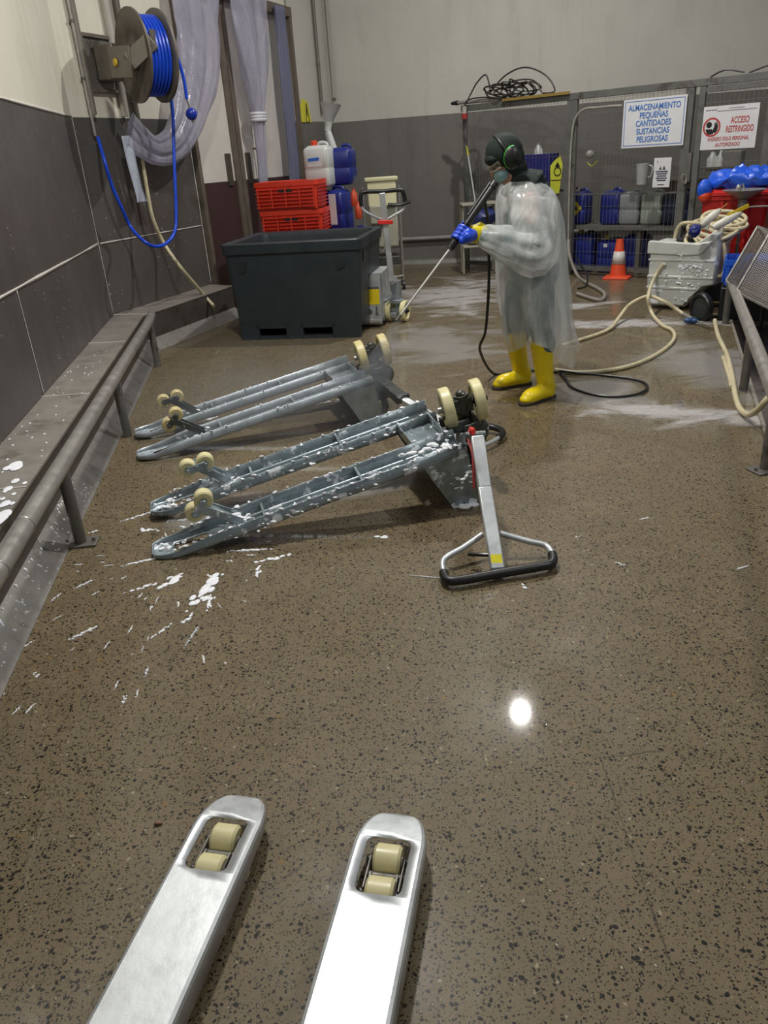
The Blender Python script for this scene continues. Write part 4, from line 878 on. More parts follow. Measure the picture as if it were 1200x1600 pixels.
# shelf and containers inside the cage
def ins(x, y, d): return None
sh = mat('cage_shelf_board', '#5C5A56', .6, 0, .15, 6)
bm = B(); prism(bm, [(0, 0.505), (0.62, 0.505), (0.62, 0.54), (0, 0.54)], cp_(1.45, 0, -.12), -NC, UP, EC*2.2)
for s in (1.5, 2.5, 3.5): prism(bm, [(0.05, 0), (0.10, 0), (0.10, .505), (0.05, .505)], cp_(s, 0, -.12), -NC, UP, EC*.05)
shf = obj('shelf', bm, sh); tag(shf, 'low grey shelf inside the cage carrying jerrycans', 'shelf')
bm = B(); prism(bm, [(0, .97), (.3, .97), (.3, .99), (0, .99)], cp_(2.45, 0, -.75), -NC, UP, EC*.5); prism(bm, [(0, .84), (.02, .84), (.02, .97), (0, .97)], cp_(2.45, 0, -.75), -NC, UP, EC*.5)
tag(obj('wall_shelf', bm, mat('brown_board', '#4C3F34', .6)), 'brown board shelf at the back of the cage above the pale jerrycans', 'shelf')
ga = 42.4
gcan = 'jerrycans on the cage shelf'
def onshelf(px): return px
cans = (((2.701, 10.115, 0.447), .24, .40, bluej, 'blue jerrycan with yellow diamond label on the cage shelf', 'diamond'), ((3.02, 9.809, 0.467), .24, .40, bluej, 'blue jerrycan standing between the diamond labelled can and the pale cans', None),
        ((3.199, 9.638, 0.484), .25, .38, mat('cloudy_jerrycan', '#7F8487', .4, 0, .1, 6), 'cloudy grey jerrycan on the cage shelf', None), ((3.395, 9.451, 0.494), .25, .37, natj, 'greenish natural jerrycan on the cage shelf', None), ((3.604, 9.251, 0.518), .30, .38, mat('dark_navy_plastic', '#1E2440', .4), 'dark navy container at the right end of the cage shelf', None))
for (p, w_, h_, m_, lb, dd) in cans:
    jj = jerry(lb, (p[0], p[1], .541), -42.4, w_, .24, h_, m_, None, gcan)
    if dd:
        x, y = frame_at(None, -42.4); c_ = V((p[0], p[1], .541+.19))-y*.123; bm = B(); prism(bm, [(0, -.085), (.085, 0), (0, .085), (-.085, 0)], c_, x, UP, -y*.002); l_ = obj('diamond_label', bm, yel_l, jj)
        bm = B(); prism(bm, [(-.03, -.025), (.03, -.025), (.015, .03), (-.01, .035)], c_-y*.002, x, UP, -y*.002); obj('diamond_symbol', bm, mat('dark_symbol', '#3A3414', .5), l_)
g2 = 'blue drums on the cage floor'
for i, (p, w_, h_) in enumerate((((2.754, 9.953, -0.026), .30, .46), ((3.012, 9.706, -0.01), .28, .40), ((3.262, 9.551, 0.002), .26, .46))):
    jj = jerry(('blue drum on the cage floor under the diamond labelled can', 'blue drum on the cage floor directly behind the traffic cone', 'blue drum on the cage floor under the pale jerrycans')[i], (p[0], p[1], 0.0), -42.4, w_, .30, h_, bluej, mat('yellow_green_cap', '#B8B040', .5) if i < 2 else None, g2, (-.05, .30, .0, .34, white_l, 'label') if i == 1 else None)
bm = B(); p = V((3.127, 9.707, 0.284)); box(bm, (p.x, p.y, .505-.06), (.30, .2, .09), Matrix.Rotation(math.radians(-42), 3, 'Z')); tag(obj('white_tray', bm, whitej, bevel=.01), 'white tray lying on the blue drums inside the cage', 'tray')
# blue box behind the worker inside the cage
p = V((2.241, 10.388, 1.165)); bm = B(); box(bm, p, (.40, .25, .40), Matrix.Rotation(math.radians(-42), 3, 'Z')); bxo = obj('blue_box', bm, mat('navy_blue_box', '#20226A', .4), bevel=.01); tag(bxo, 'navy blue box on a post shelf behind the worker in the cage', 'box')
bm = B(); lathe(bm, [(.06, 0), (.05, .05), (.015, .12), (.001, .125)], p+UP*.20-EC*.02, UP, 12); tag(obj('white_cone_lid', bm, whitej), 'small white cone tip standing on the navy blue box', 'lid')
bm = B(); box(bm, p-UP*.215, (.9, .34, .03), Matrix.Rotation(math.radians(-42), 3, 'Z'))
for k_ in (-.4, .4): cyl(bm, p-UP*.23+EC*k_, V(((p+EC*k_).x, (p+EC*k_).y, 0)), .02, n=8)
tag(obj('stand', bm, sh), 'dark stand holding the navy blue box in the cage', 'stand')
# white bottles seen through the cage door
for i, (a, s_) in enumerate((((4.058, 9.55, 1.172), .06), ((4.125, 9.485, 1.182), .045))):
    bm = B(); lathe(bm, [(s_, -.10), (s_, .03), (s_*.5, .07), (s_*.35, .10)], a, UP, 16); tag(obj('white_bottle', bm, whitej), ('wide white bottle on the shelf seen through the cage door', 'narrow white bottle right of the wide one through the cage door')[i], 'bottle', 'white bottles behind the cage door')
p = V((4.245, 9.44, 1.174)); bm = B(); box(bm, p, (.22, .16, .20), Matrix.Rotation(math.radians(-42), 3, 'Z')); tag(obj('grey_carton', bm, mat('grey_carton', '#77746E', .6), bevel=.01), 'grey carton right of the white bottles behind the cage door', 'carton')
bm = B(); pc = V((4.166, 9.488, 1.099)); box(bm, (pc.x, pc.y, pc.z+.005), (1.0, .3, .02), Matrix.Rotation(math.radians(-42), 3, 'Z')); 
for k_ in (-.45, .45): cyl(bm, (pc.x+EC.x*k_, pc.y+EC.y*k_, 0), (pc.x+EC.x*k_, pc.y+EC.y*k_, pc.z), .018, n=8)
tag(obj('rack', bm, sh), 'dark rack behind the cage door holding bottles', 'rack')
# grey service hose from the conduit and traffic cone
bm = B(); tube(bm, [(2.458, 9.683, 0.405), (2.459, 9.599, 0.229), (2.524, 9.454, 0.02), (2.481, 8.866, 0.02), (2.489, 8.409, 0.02), (2.447, 8.053, 0.02), (2.314, 7.799, 0.02), (2.207, 8.235, 0.02)], .020, 10, 6)
tag(obj('grey_hose', bm, mat('grey_rubber_hose', '#8A867E', .45)), 'grey hose lying in a loop in front of the cage behind the worker', 'hose')
bm = B(); tube(bm, [(2.507, 9.512, 0.236), (2.551, 9.4, 0.136), (2.491, 8.892, 0.1), (2.425, 8.711, 0.012), (2.306, 8.584, 0.012)], .010, 8, 6); tag(obj('dark_cord', bm, blackp), 'thin dark cord hanging beside the grey hose', 'cord')
cn = V(((2.932, 9.19, 0.0)[0], (2.932, 9.19, 0.0)[1], 0)); orc = mat('orange_cone_plastic', '#E0502C', .45, 0, .06, 8)
t = thing('traffic_cone', 'orange traffic cone with white band in front of the cage', 'cone', tuple(cn))
bm = B(); x, y = frame_at(None, -30); prism(bm, rrect(-.15, -.15, .15, .15, .03), cn, x, y, UP*.02); obj('cone_base', bm, orc, t, bevel=.005)
bm = B(); lathe(bm, [(.115, .018), (.095, .03), (.040, .42), (.030, .42), (.030, .425)], cn, UP, 32); lathe(bm, [(.040, .415), (.040, .43), (.028, .43)], cn, UP, 32); obj('cone_body', bm, orc, t)
bm = B(); lathe(bm, [(.0790, .16), (.0590, .30)], cn+V((0, 0, 0)), UP, 32, close=False); obj('reflective_band', bm, mat('cone_white_band', '#C9C4C0', .4), t, solid=.002)
for v in t.children[-1].data.vertices: v.co.x *= 1.0; v.co.y *= 1.0
# ------------------------------------------------------------------ right hand guard rail and dark gully floor
def rp(s, d, z): 
    e = V((.3502, .9367, 0)); n = V((.9367, -.3502, 0)); return V((1.85, 3.36, 0))+e*s+n*d+UP*z
guard_rail('grey pipe guard rail at the right edge of the picture', [tuple(rp(s, 0, .36)) for s in (-2.5, 1, 3.0, 3.36)]+[tuple(rp(3.42, .04, .35))],
    [(tuple(rp(s, 0, 0)), tuple(rp(s, 0, .35)), s == 0) for s in (0.0, 1.34, 3.32)], .036, .027, .3)
dark_floor = wall_mat('dark_wet_gully_concrete', '#1F1B1A', '#2C2422', '#120F0F', 0.22)
bm = B(); prism(bm, [(-3.6, .06), (3.60, .06), (3.60, 3.2), (-3.6, 3.2)], rp(0, 0, .004), V((.3502, .9367, 0)), V((.9367, -.3502, 0)), UP*.008); struct('floor_gully', bm, dark_floor)
bm = B(); bar(bm, rp(-3.6, .05, .010), rp(3.6, .05, .010), .02, .012); bar(bm, rp(3.6, .05, .010), rp(3.6, -.35, .010), .02, .012); struct('trim_11', bm, mat('pale_kerb_strip', '#857F76', .5))
# ------------------------------------------------------------------ dark bench, red bins, blue bag, bowl stand
p1 = V((3.136, 7.6, 0.426)); xr, yr = frame_at(None, -36)
bm = B(); box(bm, p1+xr*.75+yr*.22-UP*(p1.z-.0)+UP*(p1.z/2), (1.9, .46, p1.z-.02), Matrix.Rotation(math.radians(-36), 3, 'Z')); tag(obj('bench', bm, mat('black_bench', '#16151A', .5), bevel=.01), 'low black bench carrying the red bins', 'bench')
redb = mat('red_bin_plastic', '#C22A24', .38, 0, .1, 5)
def bin_(label, o_, x, y, w_, d_, h_):
    t = thing('red_bin', label, 'bin', tuple(o_+x*w_/2+y*d_/2), 'red bins on the black bench')
    bm = B(); rs = [[bm.verts.new(o_+x*a+y*b+UP*z) for a, b in rrect(i, i, w_-i, d_-i, .05, 4)] for i, z in ((.06, 0), (.02, h_*.85), (.0, h_*.86), (0, h_*.92), (.015, h_*.92), (.05, h_*.6), (.08, .04))]
    for a, b in zip(rs, rs[1:]): bridge(bm, a, b)
    bm.faces.new(rs[0][::-1]); bm.faces.new(rs[-1]); obj('bin_body', bm, redb, t)
    bm = B(); rs = [[bm.verts.new(o_+x*a+y*b+UP*z) for a, b in rrect(i, i, w_-i, d_-i, .06, 4)] for i, z in ((-.012, h_*.93), (-.012, h_*.975), (.03, h_*1.02), (.10, h_*1.04))]
    for a, b in zip(rs, rs[1:]): bridge(bm, a, b)
    bm.faces.new(rs[0][::-1]); bm.faces.new(rs[-1]); obj('bin_lid', bm, redb, t)
    bm = B(); ell(bm, o_+x*.06-y*.01+UP*(h_*.93), (.06, .05, .055)); obj('hinge_knob', bm, orange, t)
    for k_ in (.35, .7): bm = B(); prism(bm, [(w_*k_-.012, .05), (w_*k_+.012, .05), (w_*k_+.012, h_*.85), (w_*k_-.012, h_*.85)], o_-y*.0, x, UP, y*.06); obj('rib', bm, redb, t)
bin_('red lidded bin with orange knob under the blue bag', p1, xr, yr, .62, .42, .56)
bin_('red lidded bin at the right picture edge behind the steel bowl', p1+xr*.66-yr*.10, xr, yr, .66, .44, .60)
bm = B(); c_ = p1+xr*.36+yr*.15+UP*.635; ell(bm, c_, (.36, .17, .10), Matrix.Rotation(math.radians(-36), 3, 'Z'), 40, 24)
for v in bm.verts:
    n_ = noise.noise(v.co*7)*.09+noise.noise(v.co*18)*.04; v.co += UP*(n_+noise.noise(v.co*42)*.022)+xr*noise.noise(v.co*9+V((3, 3, 3)))*.05; v.co.z += max(0, (v.co-c_).dot(xr))*.12
ell(bm, p1+xr*.05-yr*.01+UP*.58, (.07, .05, .09), None, 12, 8)
tag(obj('blue_bag', bm, mat('bright_blue_bag', '#1E58D2', .35, 0, .15, 20), sm=24), 'crumpled bright blue plastic bag lying on the red bin', 'bag')
bc = V((3.375, 7.2, 0.986)); bm = B(); lathe(bm, [(.02, -.06), (.05, -.055), (.09, -.03), (.175, .015), (.185, .02), (.172, .022), (.09, -.015), (.02, -.03)], bc, UP, 32); 
t = thing('bowl_stand', 'round steel bowl on a thin stand in front of the red bins', 'stand', (bc.x, bc.y, 0)); obj('steel_bowl', bm, steel, t)
bm = B(); lathe(bm, [(.045, -.14), (.04, -.06)], bc, UP, 16); cyl(bm, V((bc.x, bc.y, 0)), bc-UP*.05, .014, n=10); obj('stand_pole', bm, steel_dk, t)
bm = B(); ell(bm, bc-xr*.05+UP*.03, (.025, .02, .035)); cyl(bm, bc+UP*.01, bc+UP*.07-xr*.02, .008, n=8); obj('tap', bm, steel, t)
bm = B(); tube(bm, [bc-UP*.13, bc-UP*.12+xr*.2, bc-UP*.15+xr*.5], .008, 6, 3); obj('side_bar', bm, steel, t)
# ------------------------------------------------------------------ blue crate and perforated steel basket
bc2 = V((2.999, 6.6, 0.294)); xb, yb = frame_at(None, -25)
crate('bright blue crate standing behind the perforated steel basket', bc2, -25, .62, .42, .21, mat('bright_blue_plastic', '#1C5CD0', .4, 0, .08, 8), None, name='blue_crate')
bm = B(); box(bm, bc2+xb*.31+yb*.21-UP*(bc2.z/2+.005), (.62, .42, bc2.z-.02), Matrix.Rotation(math.radians(-25), 3, 'Z')); tag(obj('black_box', bm, MC['black_bench'], bevel=.01), 'black box under the bright blue crate', 'box')
k = N('perforated_steel'); k.b.inputs['Metallic'].default_value = .6; k.b.inputs['Base Color'].default_value = hexc('#6A655F'); k.b.inputs['Roughness'].default_value = .4
uv = k.n('ShaderNodeUVMap'); vv = k.vor(1.0, uv.outputs[0]); vv.inputs['Randomness'].default_value = 0.0
k.l(k.math('GREATER_THAN', vv.outputs['Distance'], 0.36), k.b.inputs['Alpha']); perf = k.m
Cc = V((2.8, 5.9, 0.371)); Dd = V((3.07, 6.05, 0.756)); Aa = V((2.889, 6.25, 0.385)); Ee = V((2.911, 5.6, 0.297)); ee = (Ee-Cc).normalized()*.75; ph_ = Dd-Cc; qd = (Aa-Cc).normalized()*.42
t = thing('perforated_basket', 'tilted perforated steel basket leaning on the right guard rail', 'basket', tuple(Cc))
def perfpanel(a, b, c, nm='perforated_panel'):
    bm = B(); vs = [bm.verts.new(p) for p in (a, a+b, a+b+c, a+c)]; f = bm.faces.new(vs); uvl = bm.loops.layers.uv.new('UVMap')
    for l_, (x, y) in zip(f.loops, ((0, 0), (b.length/.016, 0), (b.length/.016, c.length/.016), (0, c.length/.016))): l_[uvl].uv = (x, y)
    obj(nm, bm, perf, t, recalc=False)
perfpanel(Cc, ph_, ee); perfpanel(Cc, ph_, qd); perfpanel(Cc+qd, ph_, ee); perfpanel(Cc, qd, ee, 'perforated_base')
bm = B()
for a, b in ((Cc, Cc+ph_), (Cc, Cc+ee), (Cc, Cc+qd), (Cc+qd, Cc+qd+ph_), (Cc+qd, Cc+qd+ee), (Cc+ph_, Cc+ph_+qd), (Cc+ph_, Cc+ph_+ee), (Cc+ph_+qd, Cc+ph_+qd+ee)): bar(bm, a, b, .014, .014)
obj('basket_frame', bm, steel, t)
# dark grate trolley under the basket
bm = B(); g0 = rp(1.9, .22, 0)
for k_ in range(9): bar(bm, rp(.2+.0*k_, .25+.07*k_, .26), rp(3.1, .25+.07*k_, .26), .012, .02)
for s_ in (.3, 1.7, 3.0):
    bar(bm, rp(s_, .22, .245), rp(s_, .85, .245), .02, .02)
    for d_ in (.24, .83): bar(bm, rp(s_, d_, 0.01), rp(s_, d_, .245), .025, .025, up=(1, 0, 0))
tag(obj('metal_grate', bm, mat('black_steel_grate', '#1D1C1E', .35, .5)), 'dark metal grate stand behind the right guard rail', 'grate')

# ------------------------------------------------------------------ foam machine with wheel, hoses and spray guns
P0 = V((2.618, 7.335, 0.0)); P0.z = 0; xt, yt = frame_at(None, -40); tw = .62
tk = mat('milky_tank_plastic', '#C3C6C0', .35, 0, .07, 5, foam=.43, fscale=9)
tk_t = mat('milky_tank_top', '#C6C9C4', .3, 0, .05, 5)
t = thing('foam_machine', 'milky white wheeled foam tank with hose coiled on top', 'tank', tuple(P0+xt*tw/2+yt*.22))
bm = B(); poly = [(0.0, .045), (-.01, .30), (0, .31), (0, .55), (.03, .60), (tw-.22, .585), (tw-.06, .70), (tw, .69), (tw, .24), (tw-.10, .22), (tw-.25, .06), (tw-.26, .03), (.02, .03)]
secs = ((0.03, .0), (0.0, .035), (0.0, .33), (.03, .37))
rs = []
cx_, cz_ = tw/2, .36
for ins_, dd in secs:
    rs.append([bm.verts.new(P0+xt*(cx_+(a-cx_)*(1-ins_*2.2))+UP*(cz_+(z-cz_)*(1-ins_*2.2))+yt*dd) for a, z in poly])
for a, b in zip(rs, rs[1:]): bridge(bm, a, b)
bm.faces.new(rs[0][::-1]); bm.faces.new(rs[-1]); obj('tank_body', bm, tk, t, bevel=.018)
for z, x1 in ((.30, tw-.02), (.20, tw-.16), (.45, tw-.02)):
    bm = B(); prism(bm, rrect(.0, z-.012, x1, z+.012, .01, 2), P0-yt*.008, xt, UP, yt*.03); obj('moulded_band', bm, tk_t, t, bevel=.006)
bm = B(); prism(bm, [(-.015, .50), (.35, .49), (.47, .50), (.56, .60), (.56, .62), (.44, .595), (-.005, .615), (-.015, .59)], P0-yt*.014, xt, UP, yt*.05); obj('top_collar', bm, tk_t, t, bevel=.014)
bm = B(); lathe(bm, [(.085, 0), (.095, .006), (.095, .018), (.08, .026), (.03, .03)], P0+xt*.27+yt*.20+UP*.592, UP, 28); obj('lid', bm, blackp, t, label='black screw lid')
wc = V((2.884, 6.68, 0.105))
wd_ = (-yt*.85-xt*.55).normalized()
bm = B(); lathe(bm, [(.06, -.03), (.118, -.032), (.128, -.02), (.128, .02), (.118, .032), (.095, .03), (.09, .012), (.02, .02), (.001, .02)], wc, wd_, 36); wh = obj('wheel', bm, rubber, t)
bm = B(); lathe(bm, [(.001, .013), (.085, .013), (.088, .02), (.001, .024)], wc, wd_, 28); obj('wheel_disc', bm, mat('dark_grey_wheel_disc', '#34383A', .45, .2, .2, 30, foam=.30), wh)
bm = B(); cyl(bm, wc-wd_*.02, wc-wd_*.45, .012, n=8); bar(bm, wc-wd_*.05, wc-wd_*.05+UP*.12-xt*.10, .02, .05); obj('axle_bracket', bm, mat('black_steel', '#1D1D20', .4, .3), t)
bm = B(); cs = P0+xt*.28+yt*.05; cyl(bm, cs+UP*.035-yt*.01, cs+UP*.035+yt*.02, .035, n=14); cyl(bm, cs+UP*.04, cs+UP*.09, .012, n=8); obj('caster', bm, tk_t, t)
for (a_, z_, n_) in ((.42, .42, 34), (.50, .36, 26), (.30, .40, 16), (.40, .28, 22), (.22, .30, 14), (.34, .14, 16), (.30, .53, 10)):
    c_ = P0+xt*a_+UP*z_-yt*.006; foam_line(t, [c_-xt*.06, c_+xt*.06-UP*.04], n_, .009, .028)
# coil on top
bm = B(); hc_ = P0+xt*.50+yt*.16+UP*.74; r5 = random.Random(5)
for i in range(9):
    R1, R2 = r5.uniform(.13, .21), r5.uniform(.05, .11); cen = hc_+V((r5.uniform(-.03, .03), r5.uniform(-.03, .03), r5.uniform(-.09, .05)))+xt*r5.uniform(-.06, .08); tl_ = r5.uniform(-.6, .6)
    tube(bm, [cen+xt*(R1*math.cos(a))+yt*(R2*math.sin(a)*1.2)+UP*(R2*math.sin(a+tl_)*.9) for a in [k_*PI/6 for k_ in range(12)]], .0155, 8, 3, closed=True)
tube(bm, [hc_+xt*.06-UP*.1, hc_+xt*.14-UP*.16-yt*.1, hc_+xt*.18-UP*.32-yt*.12, hc_+xt*.15-UP*.42-yt*.1, hc_+xt*.08-UP*.42-yt*.1], .016, 8, 5)
tube(bm, [hc_-xt*.05, hc_-xt*.22+UP*.02-yt*.05, hc_-xt*.30-UP*.02-yt*.02, hc_-xt*.33-UP*.12], .015, 8, 5)
tag(obj('coiled_hose', bm, hose_beige), 'tangled beige hose coiled on top of the white foam tank', 'hose')
for i, (a, b, lb) in enumerate((((2.877, 6.85, 0.769), (3.027, 6.85, 0.887), 'white spray gun with blue collar lying on the coiled hose'), ((2.936, 6.75, 0.753), (3.16, 6.75, 0.859), 'white spray gun with yellow trigger at the right of the hose coil'))):
    a, b = V(a), V(b); bm = B(); lathe(bm, [(.018, 0), (.030, .03), (.034, (b-a).length*.5), (.026, (b-a).length*.85), (.012, (b-a).length)], a, b-a, 16); bar(bm, a.lerp(b, .3), a.lerp(b, .3)-UP*.07, .03, .04, up=xt)
    s_ = obj('spray_gun', bm, mat('white_gun_plastic', '#CFCCC0', .4)); tag(s_, lb, 'spray gun', 'white spray guns on the foam tank')
    if i == 0: bm = B(); ell(bm, a-(b-a)*.35, (.05, .05, .05)); [setattr(v, 'co', v.co+V((r5.uniform(-.008, .008),)*3)) for v in bm.verts]; obj('blue_collar', bm, mat('dark_blue_brush', '#1D2A74', .6), s_, sm=10); bm = B(); cyl(bm, b, b+(b-a)*.35, .005, n=6); obj('brass_tip', bm, mat('brass', '#B98A4A', .35, .8), s_)
    else: bm = B(); bar(bm, b-(b-a)*.5+UP*.035, b+(b-a)*.25+UP*.025, .012, .03); obj('yellow_trigger', bm, mat('bright_yellow_plastic', '#E0BE22', .4), s_)
# hoses on the floor
bm = B(); pts = [(1.531, 6.108, 0.0), (1.66, 6.167, 0.014), (1.898, 6.359, 0.014), (2.058, 6.536, 0.02), (2.197, 6.761, 0.06), (2.345, 6.938, 0.13), (2.51, 6.976, 0.18), (2.592, 6.828, 0.16), (2.703, 6.803, 0.09), (2.752, 6.729, 0.05)]
tube(bm, pts, .0155, 10, 6); wf = obj('foam_hose', bm, hose_beige); tag(wf, 'beige hose arching from behind the worker to the foam lance by the wheel', 'hose')
a, b, c = V((2.752, 6.729, 0.05)), V((2.77, 6.57, 0.035)), V((2.815, 6.256, 0.03))
bm = B(); cyl(bm, a, b, .018, n=10); cyl(bm, b, c, .007, n=8); fg = obj('foam_lance', bm, steel); tag(fg, 'short steel foam lance lying on the floor beside the tank wheel', 'lance')
bm = B(); ell(bm, b-V((.04, .03, 0)), (.05, .03, .025)); ell(bm, b-V((.0, .06, 0)), (.03, .02, .02)); obj('blue_valve', bm, mat('blue_grey_valve', '#2C4A78', .4), fg)
bm = B(); tube(bm, [P0+xt*.16-yt*.03+UP*.42, P0+xt*.09-yt*.05+UP*.30, (2.487, 6.898, 0.2), (2.503, 6.886, 0.1), (2.503, 6.755, 0.04), (2.488, 6.489, 0.016), (2.495, 6.304, 0.016), (2.424, 6.057, 0.016), (2.262, 5.769, 0.016), (2.021, 5.473, 0.016), (1.799, 5.293, 0.016), (1.596, 5.224, 0.016), (1.419, 5.237, 0.016), (1.295, 5.326, 0.02)], .0155, 10, 6)
tag(obj('supply_hose', bm, hose_beige), 'beige hose hanging from the tank front and curving over the floor to the worker', 'hose')
bm = B(); tube(bm, [(1.316, 5.338, 0.02), (1.314, 5.102, 0.014), (1.301, 4.914, 0.014), (1.343, 4.782, 0.014), (1.418, 4.677, 0.014), (1.524, 4.622, 0.014), (1.654, 4.647, 0.014), (1.756, 4.754, 0.014), (1.78, 4.885, 0.014), (1.726, 4.995, 0.014), (1.587, 5.114, 0.014), (1.423, 5.166, 0.03), (1.308, 5.247, 0.035)], .009, 8, 6)
tag(obj('pressure_hose', bm, rubber), 'thin black hose lying in an oval loop right of the yellow boots', 'hose')
bm = B(); tube(bm, [(2.898, 6.419, 0.05), (2.872, 6.341, 0.03), (2.733, 5.949, 0.018), (2.561, 5.406, 0.018), (2.363, 4.877, 0.018), (2.202, 4.472, 0.018), (2.12, 4.23, 0.018), (2.068, 4.022, 0.05), (2.053, 3.898, 0.12), (2.069, 3.842, 0.2), (2.164, 3.912, 0.25)], .017, 10, 6)
tag(obj('water_hose', bm, hose_beige), 'thick beige hose running along the gully edge at the right guard rail', 'hose')
bm = B(); tube(bm, [(2.517, 5.369, 0.016), (2.338, 4.859, 0.016), (2.258, 4.65, 0.016)], .014, 8, 5); tube(bm, [(2.655, 10.128, 0.1), (2.5, 9.359, 0.02), (2.482, 8.818, 0.02), (2.471, 8.205, 0.02), (2.432, 7.98, 0.02), (2.314, 7.799, 0.02), (2.207, 8.235, 0.02)], .02, 8, 5) if False else None
tag(obj('water_hose', bm, hose_beige), 'short beige hose length lying against the left side of the gully hose', 'hose')

# ------------------------------------------------------------------ the worker
SK = mat('skin', '#A87E66', .5, 0, .06, 20); scrub = mat('teal_scrubs', '#4E6A70', .75, 0, .12, 16, bump=.2); hoodm = mat('dark_green_hood', '#0C1C17', .8, 0, .2, 25, bump=.25)
maskm = mat('pale_blue_mask', '#8FB2B6', .7, 0, .05, 20); yb_ = mat('yellow_rubber_boot', '#E8CF12', .3, 0, .05, 6); sole = mat('dark_boot_sole', '#3A3428', .6); blueg = mat('blue_rubber_glove', '#1C46C8', .35, 0, .10, 20); yc = mat('yellow_cuff', '#E6D21C', .35, 0, .08, 14, bump=.2)
PD = 4.86
def blob(chains, name, m, parent, vox=.010, it=None, **k):
    """one continuous surface: tapered chains of (point, radius) merged by voxel remesh"""
    bm = B()
    for ch in chains:
        for (p, r) in ch:
            if isinstance(r, tuple): ell(bm, p, r, None, 14, 10)
            else: ell(bm, p, (r, r, r), None, 12, 8)
        for (p, r), (q, s_) in zip(ch, ch[1:]):
            r = r[0] if isinstance(r, tuple) else r; s_ = s_[0] if isinstance(s_, tuple) else s_
            cyl(bm, p, q, r, s_, 14)
    o = obj(name, bm, m, parent, remesh=vox, sm=180, **k); return o
hipL = V((1.02, PD-.10, .80)); hipR = V((1.00, PD+.10, .80))
ankL = V((1.08, 4.72, .10)); ankR = V((.99, 5.07, .10))
kneL = V((1.055, 4.74, .45)); kneR = V((.93, 5.0, .45))
pel = V((1.03, PD, .80)); chest = V((.99, PD, 1.10)); neck = V((.93, PD, 1.275)); head = V((.838, PD-.01, 1.425)); RH = Matrix.Rotation(math.radians(-32), 3, 'Y')
def hd(x, y, z): return head+RH @ V((x, y, z))

shL = V((.955, PD-.175, 1.185)); shR = V((.945, PD+.175, 1.185)); elL = V((.955, PD-.27, .93)); elR = V((.90, PD+.20, .93))
hL = V((0.556, 4.6, 1.065)); wrL = hL+V((.075, .02, -.02)); gdir = (V((0.48, 4.56, 0.984))-V((0.753, 4.68, 1.299))).normalized()
gT = V((0.753, 4.68, 1.299)); gE = V((0.48, 4.56, 0.981))
hR = V((.95, PD+.24, .86)); wrR = V((.98, PD+.24, .93)); elR = V((1.02, PD+.24, .98))
worker = thing('person', 'person in clear plastic poncho and yellow boots spraying with a black lance', 'person', (1.03, PD, 0))
# body: one continuous surface with head, neck, torso, arms and legs
bch = [[(pel, (.13, .16, .12)), (chest-V((0, 0, .12)), (.115, .15, .12)), (chest, (.115, .17, .13)), (neck-V((.0, 0, .05)), .07), (neck, .055), (head-V((-.02, 0, .09)), .055)],
       [(shL, .062), (elL, .044), (wrL, .030)], [(shR, .062), (elR, .044), (wrR, .030)],
       [(hipL, .095), (kneL, .062), (ankL, .042)], [(hipR, .095), (kneR, .062), (ankR, .042)],
       [(wrL, .028), (hL+V((.03, 0, 0)), .026)], [(wrR, .028), (hR+V((.02, .03, -.01)), .026)],
       [(hd(0, 0, 0), (.088, .075, .10))], [(hd(-.035, 0, -.055), (.050, .055, .055))],
       [(hd(-.092, 0, -.018), .012), (hd(-.102, 0, -.040), .016)],
       [(hd(-.060, -.030, -.005), (.03, .028, .02))], [(hd(-.060, .030, -.005), (.03, .028, .02))],
       [(hd(.01, -.078, -.02), (.018, .01, .028))], [(hd(.01, .078, -.02), (.018, .01, .028))],
       [(hd(-.080, 0, -.078), (.014, .026, .008))]]
body = blob(bch, 'body', SK, worker, .008)
for s_ in (-1, 1):
    bm = B(); ell(bm, hd(-.082, s_*.030, -.004), (.010, .012, .009), None, 12, 8); obj('eye', bm, mat('eye_dark', '#2A2420', .2), worker)
# scrubs
blob([[(pel-V((0, 0, .02)), (.155, .185, .13)), (chest-V((0, 0, .12)), (.14, .18, .14)), (chest+V((0, 0, .0)), (.135, .20, .14)), (chest+V((-.02, 0, .10)), (.10, .15, .08))], [(shL+V((0, .03, 0)), .06), (shL.lerp(elL, .75), .065), (elL, .062), (elL.lerp(wrL, .85), .045)], [(shR-V((0, .03, 0)), .06), (shR.lerp(elR, .75), .065), (elR, .062), (elR.lerp(wrR, .85), .045)]], 'scrub_top', scrub, worker, .011)
blob([[(pel-V((0, 0, .04)), (.15, .18, .11))], [(hipL-V((0, 0, .05)), .115), (kneL, .080), (ankL+V((0, 0, .25)), .066)], [(hipR-V((0, 0, .05)), .115), (kneR, .080), (ankR+V((0, 0, .25)), .066)]], 'scrub_trousers', scrub, worker, .011)
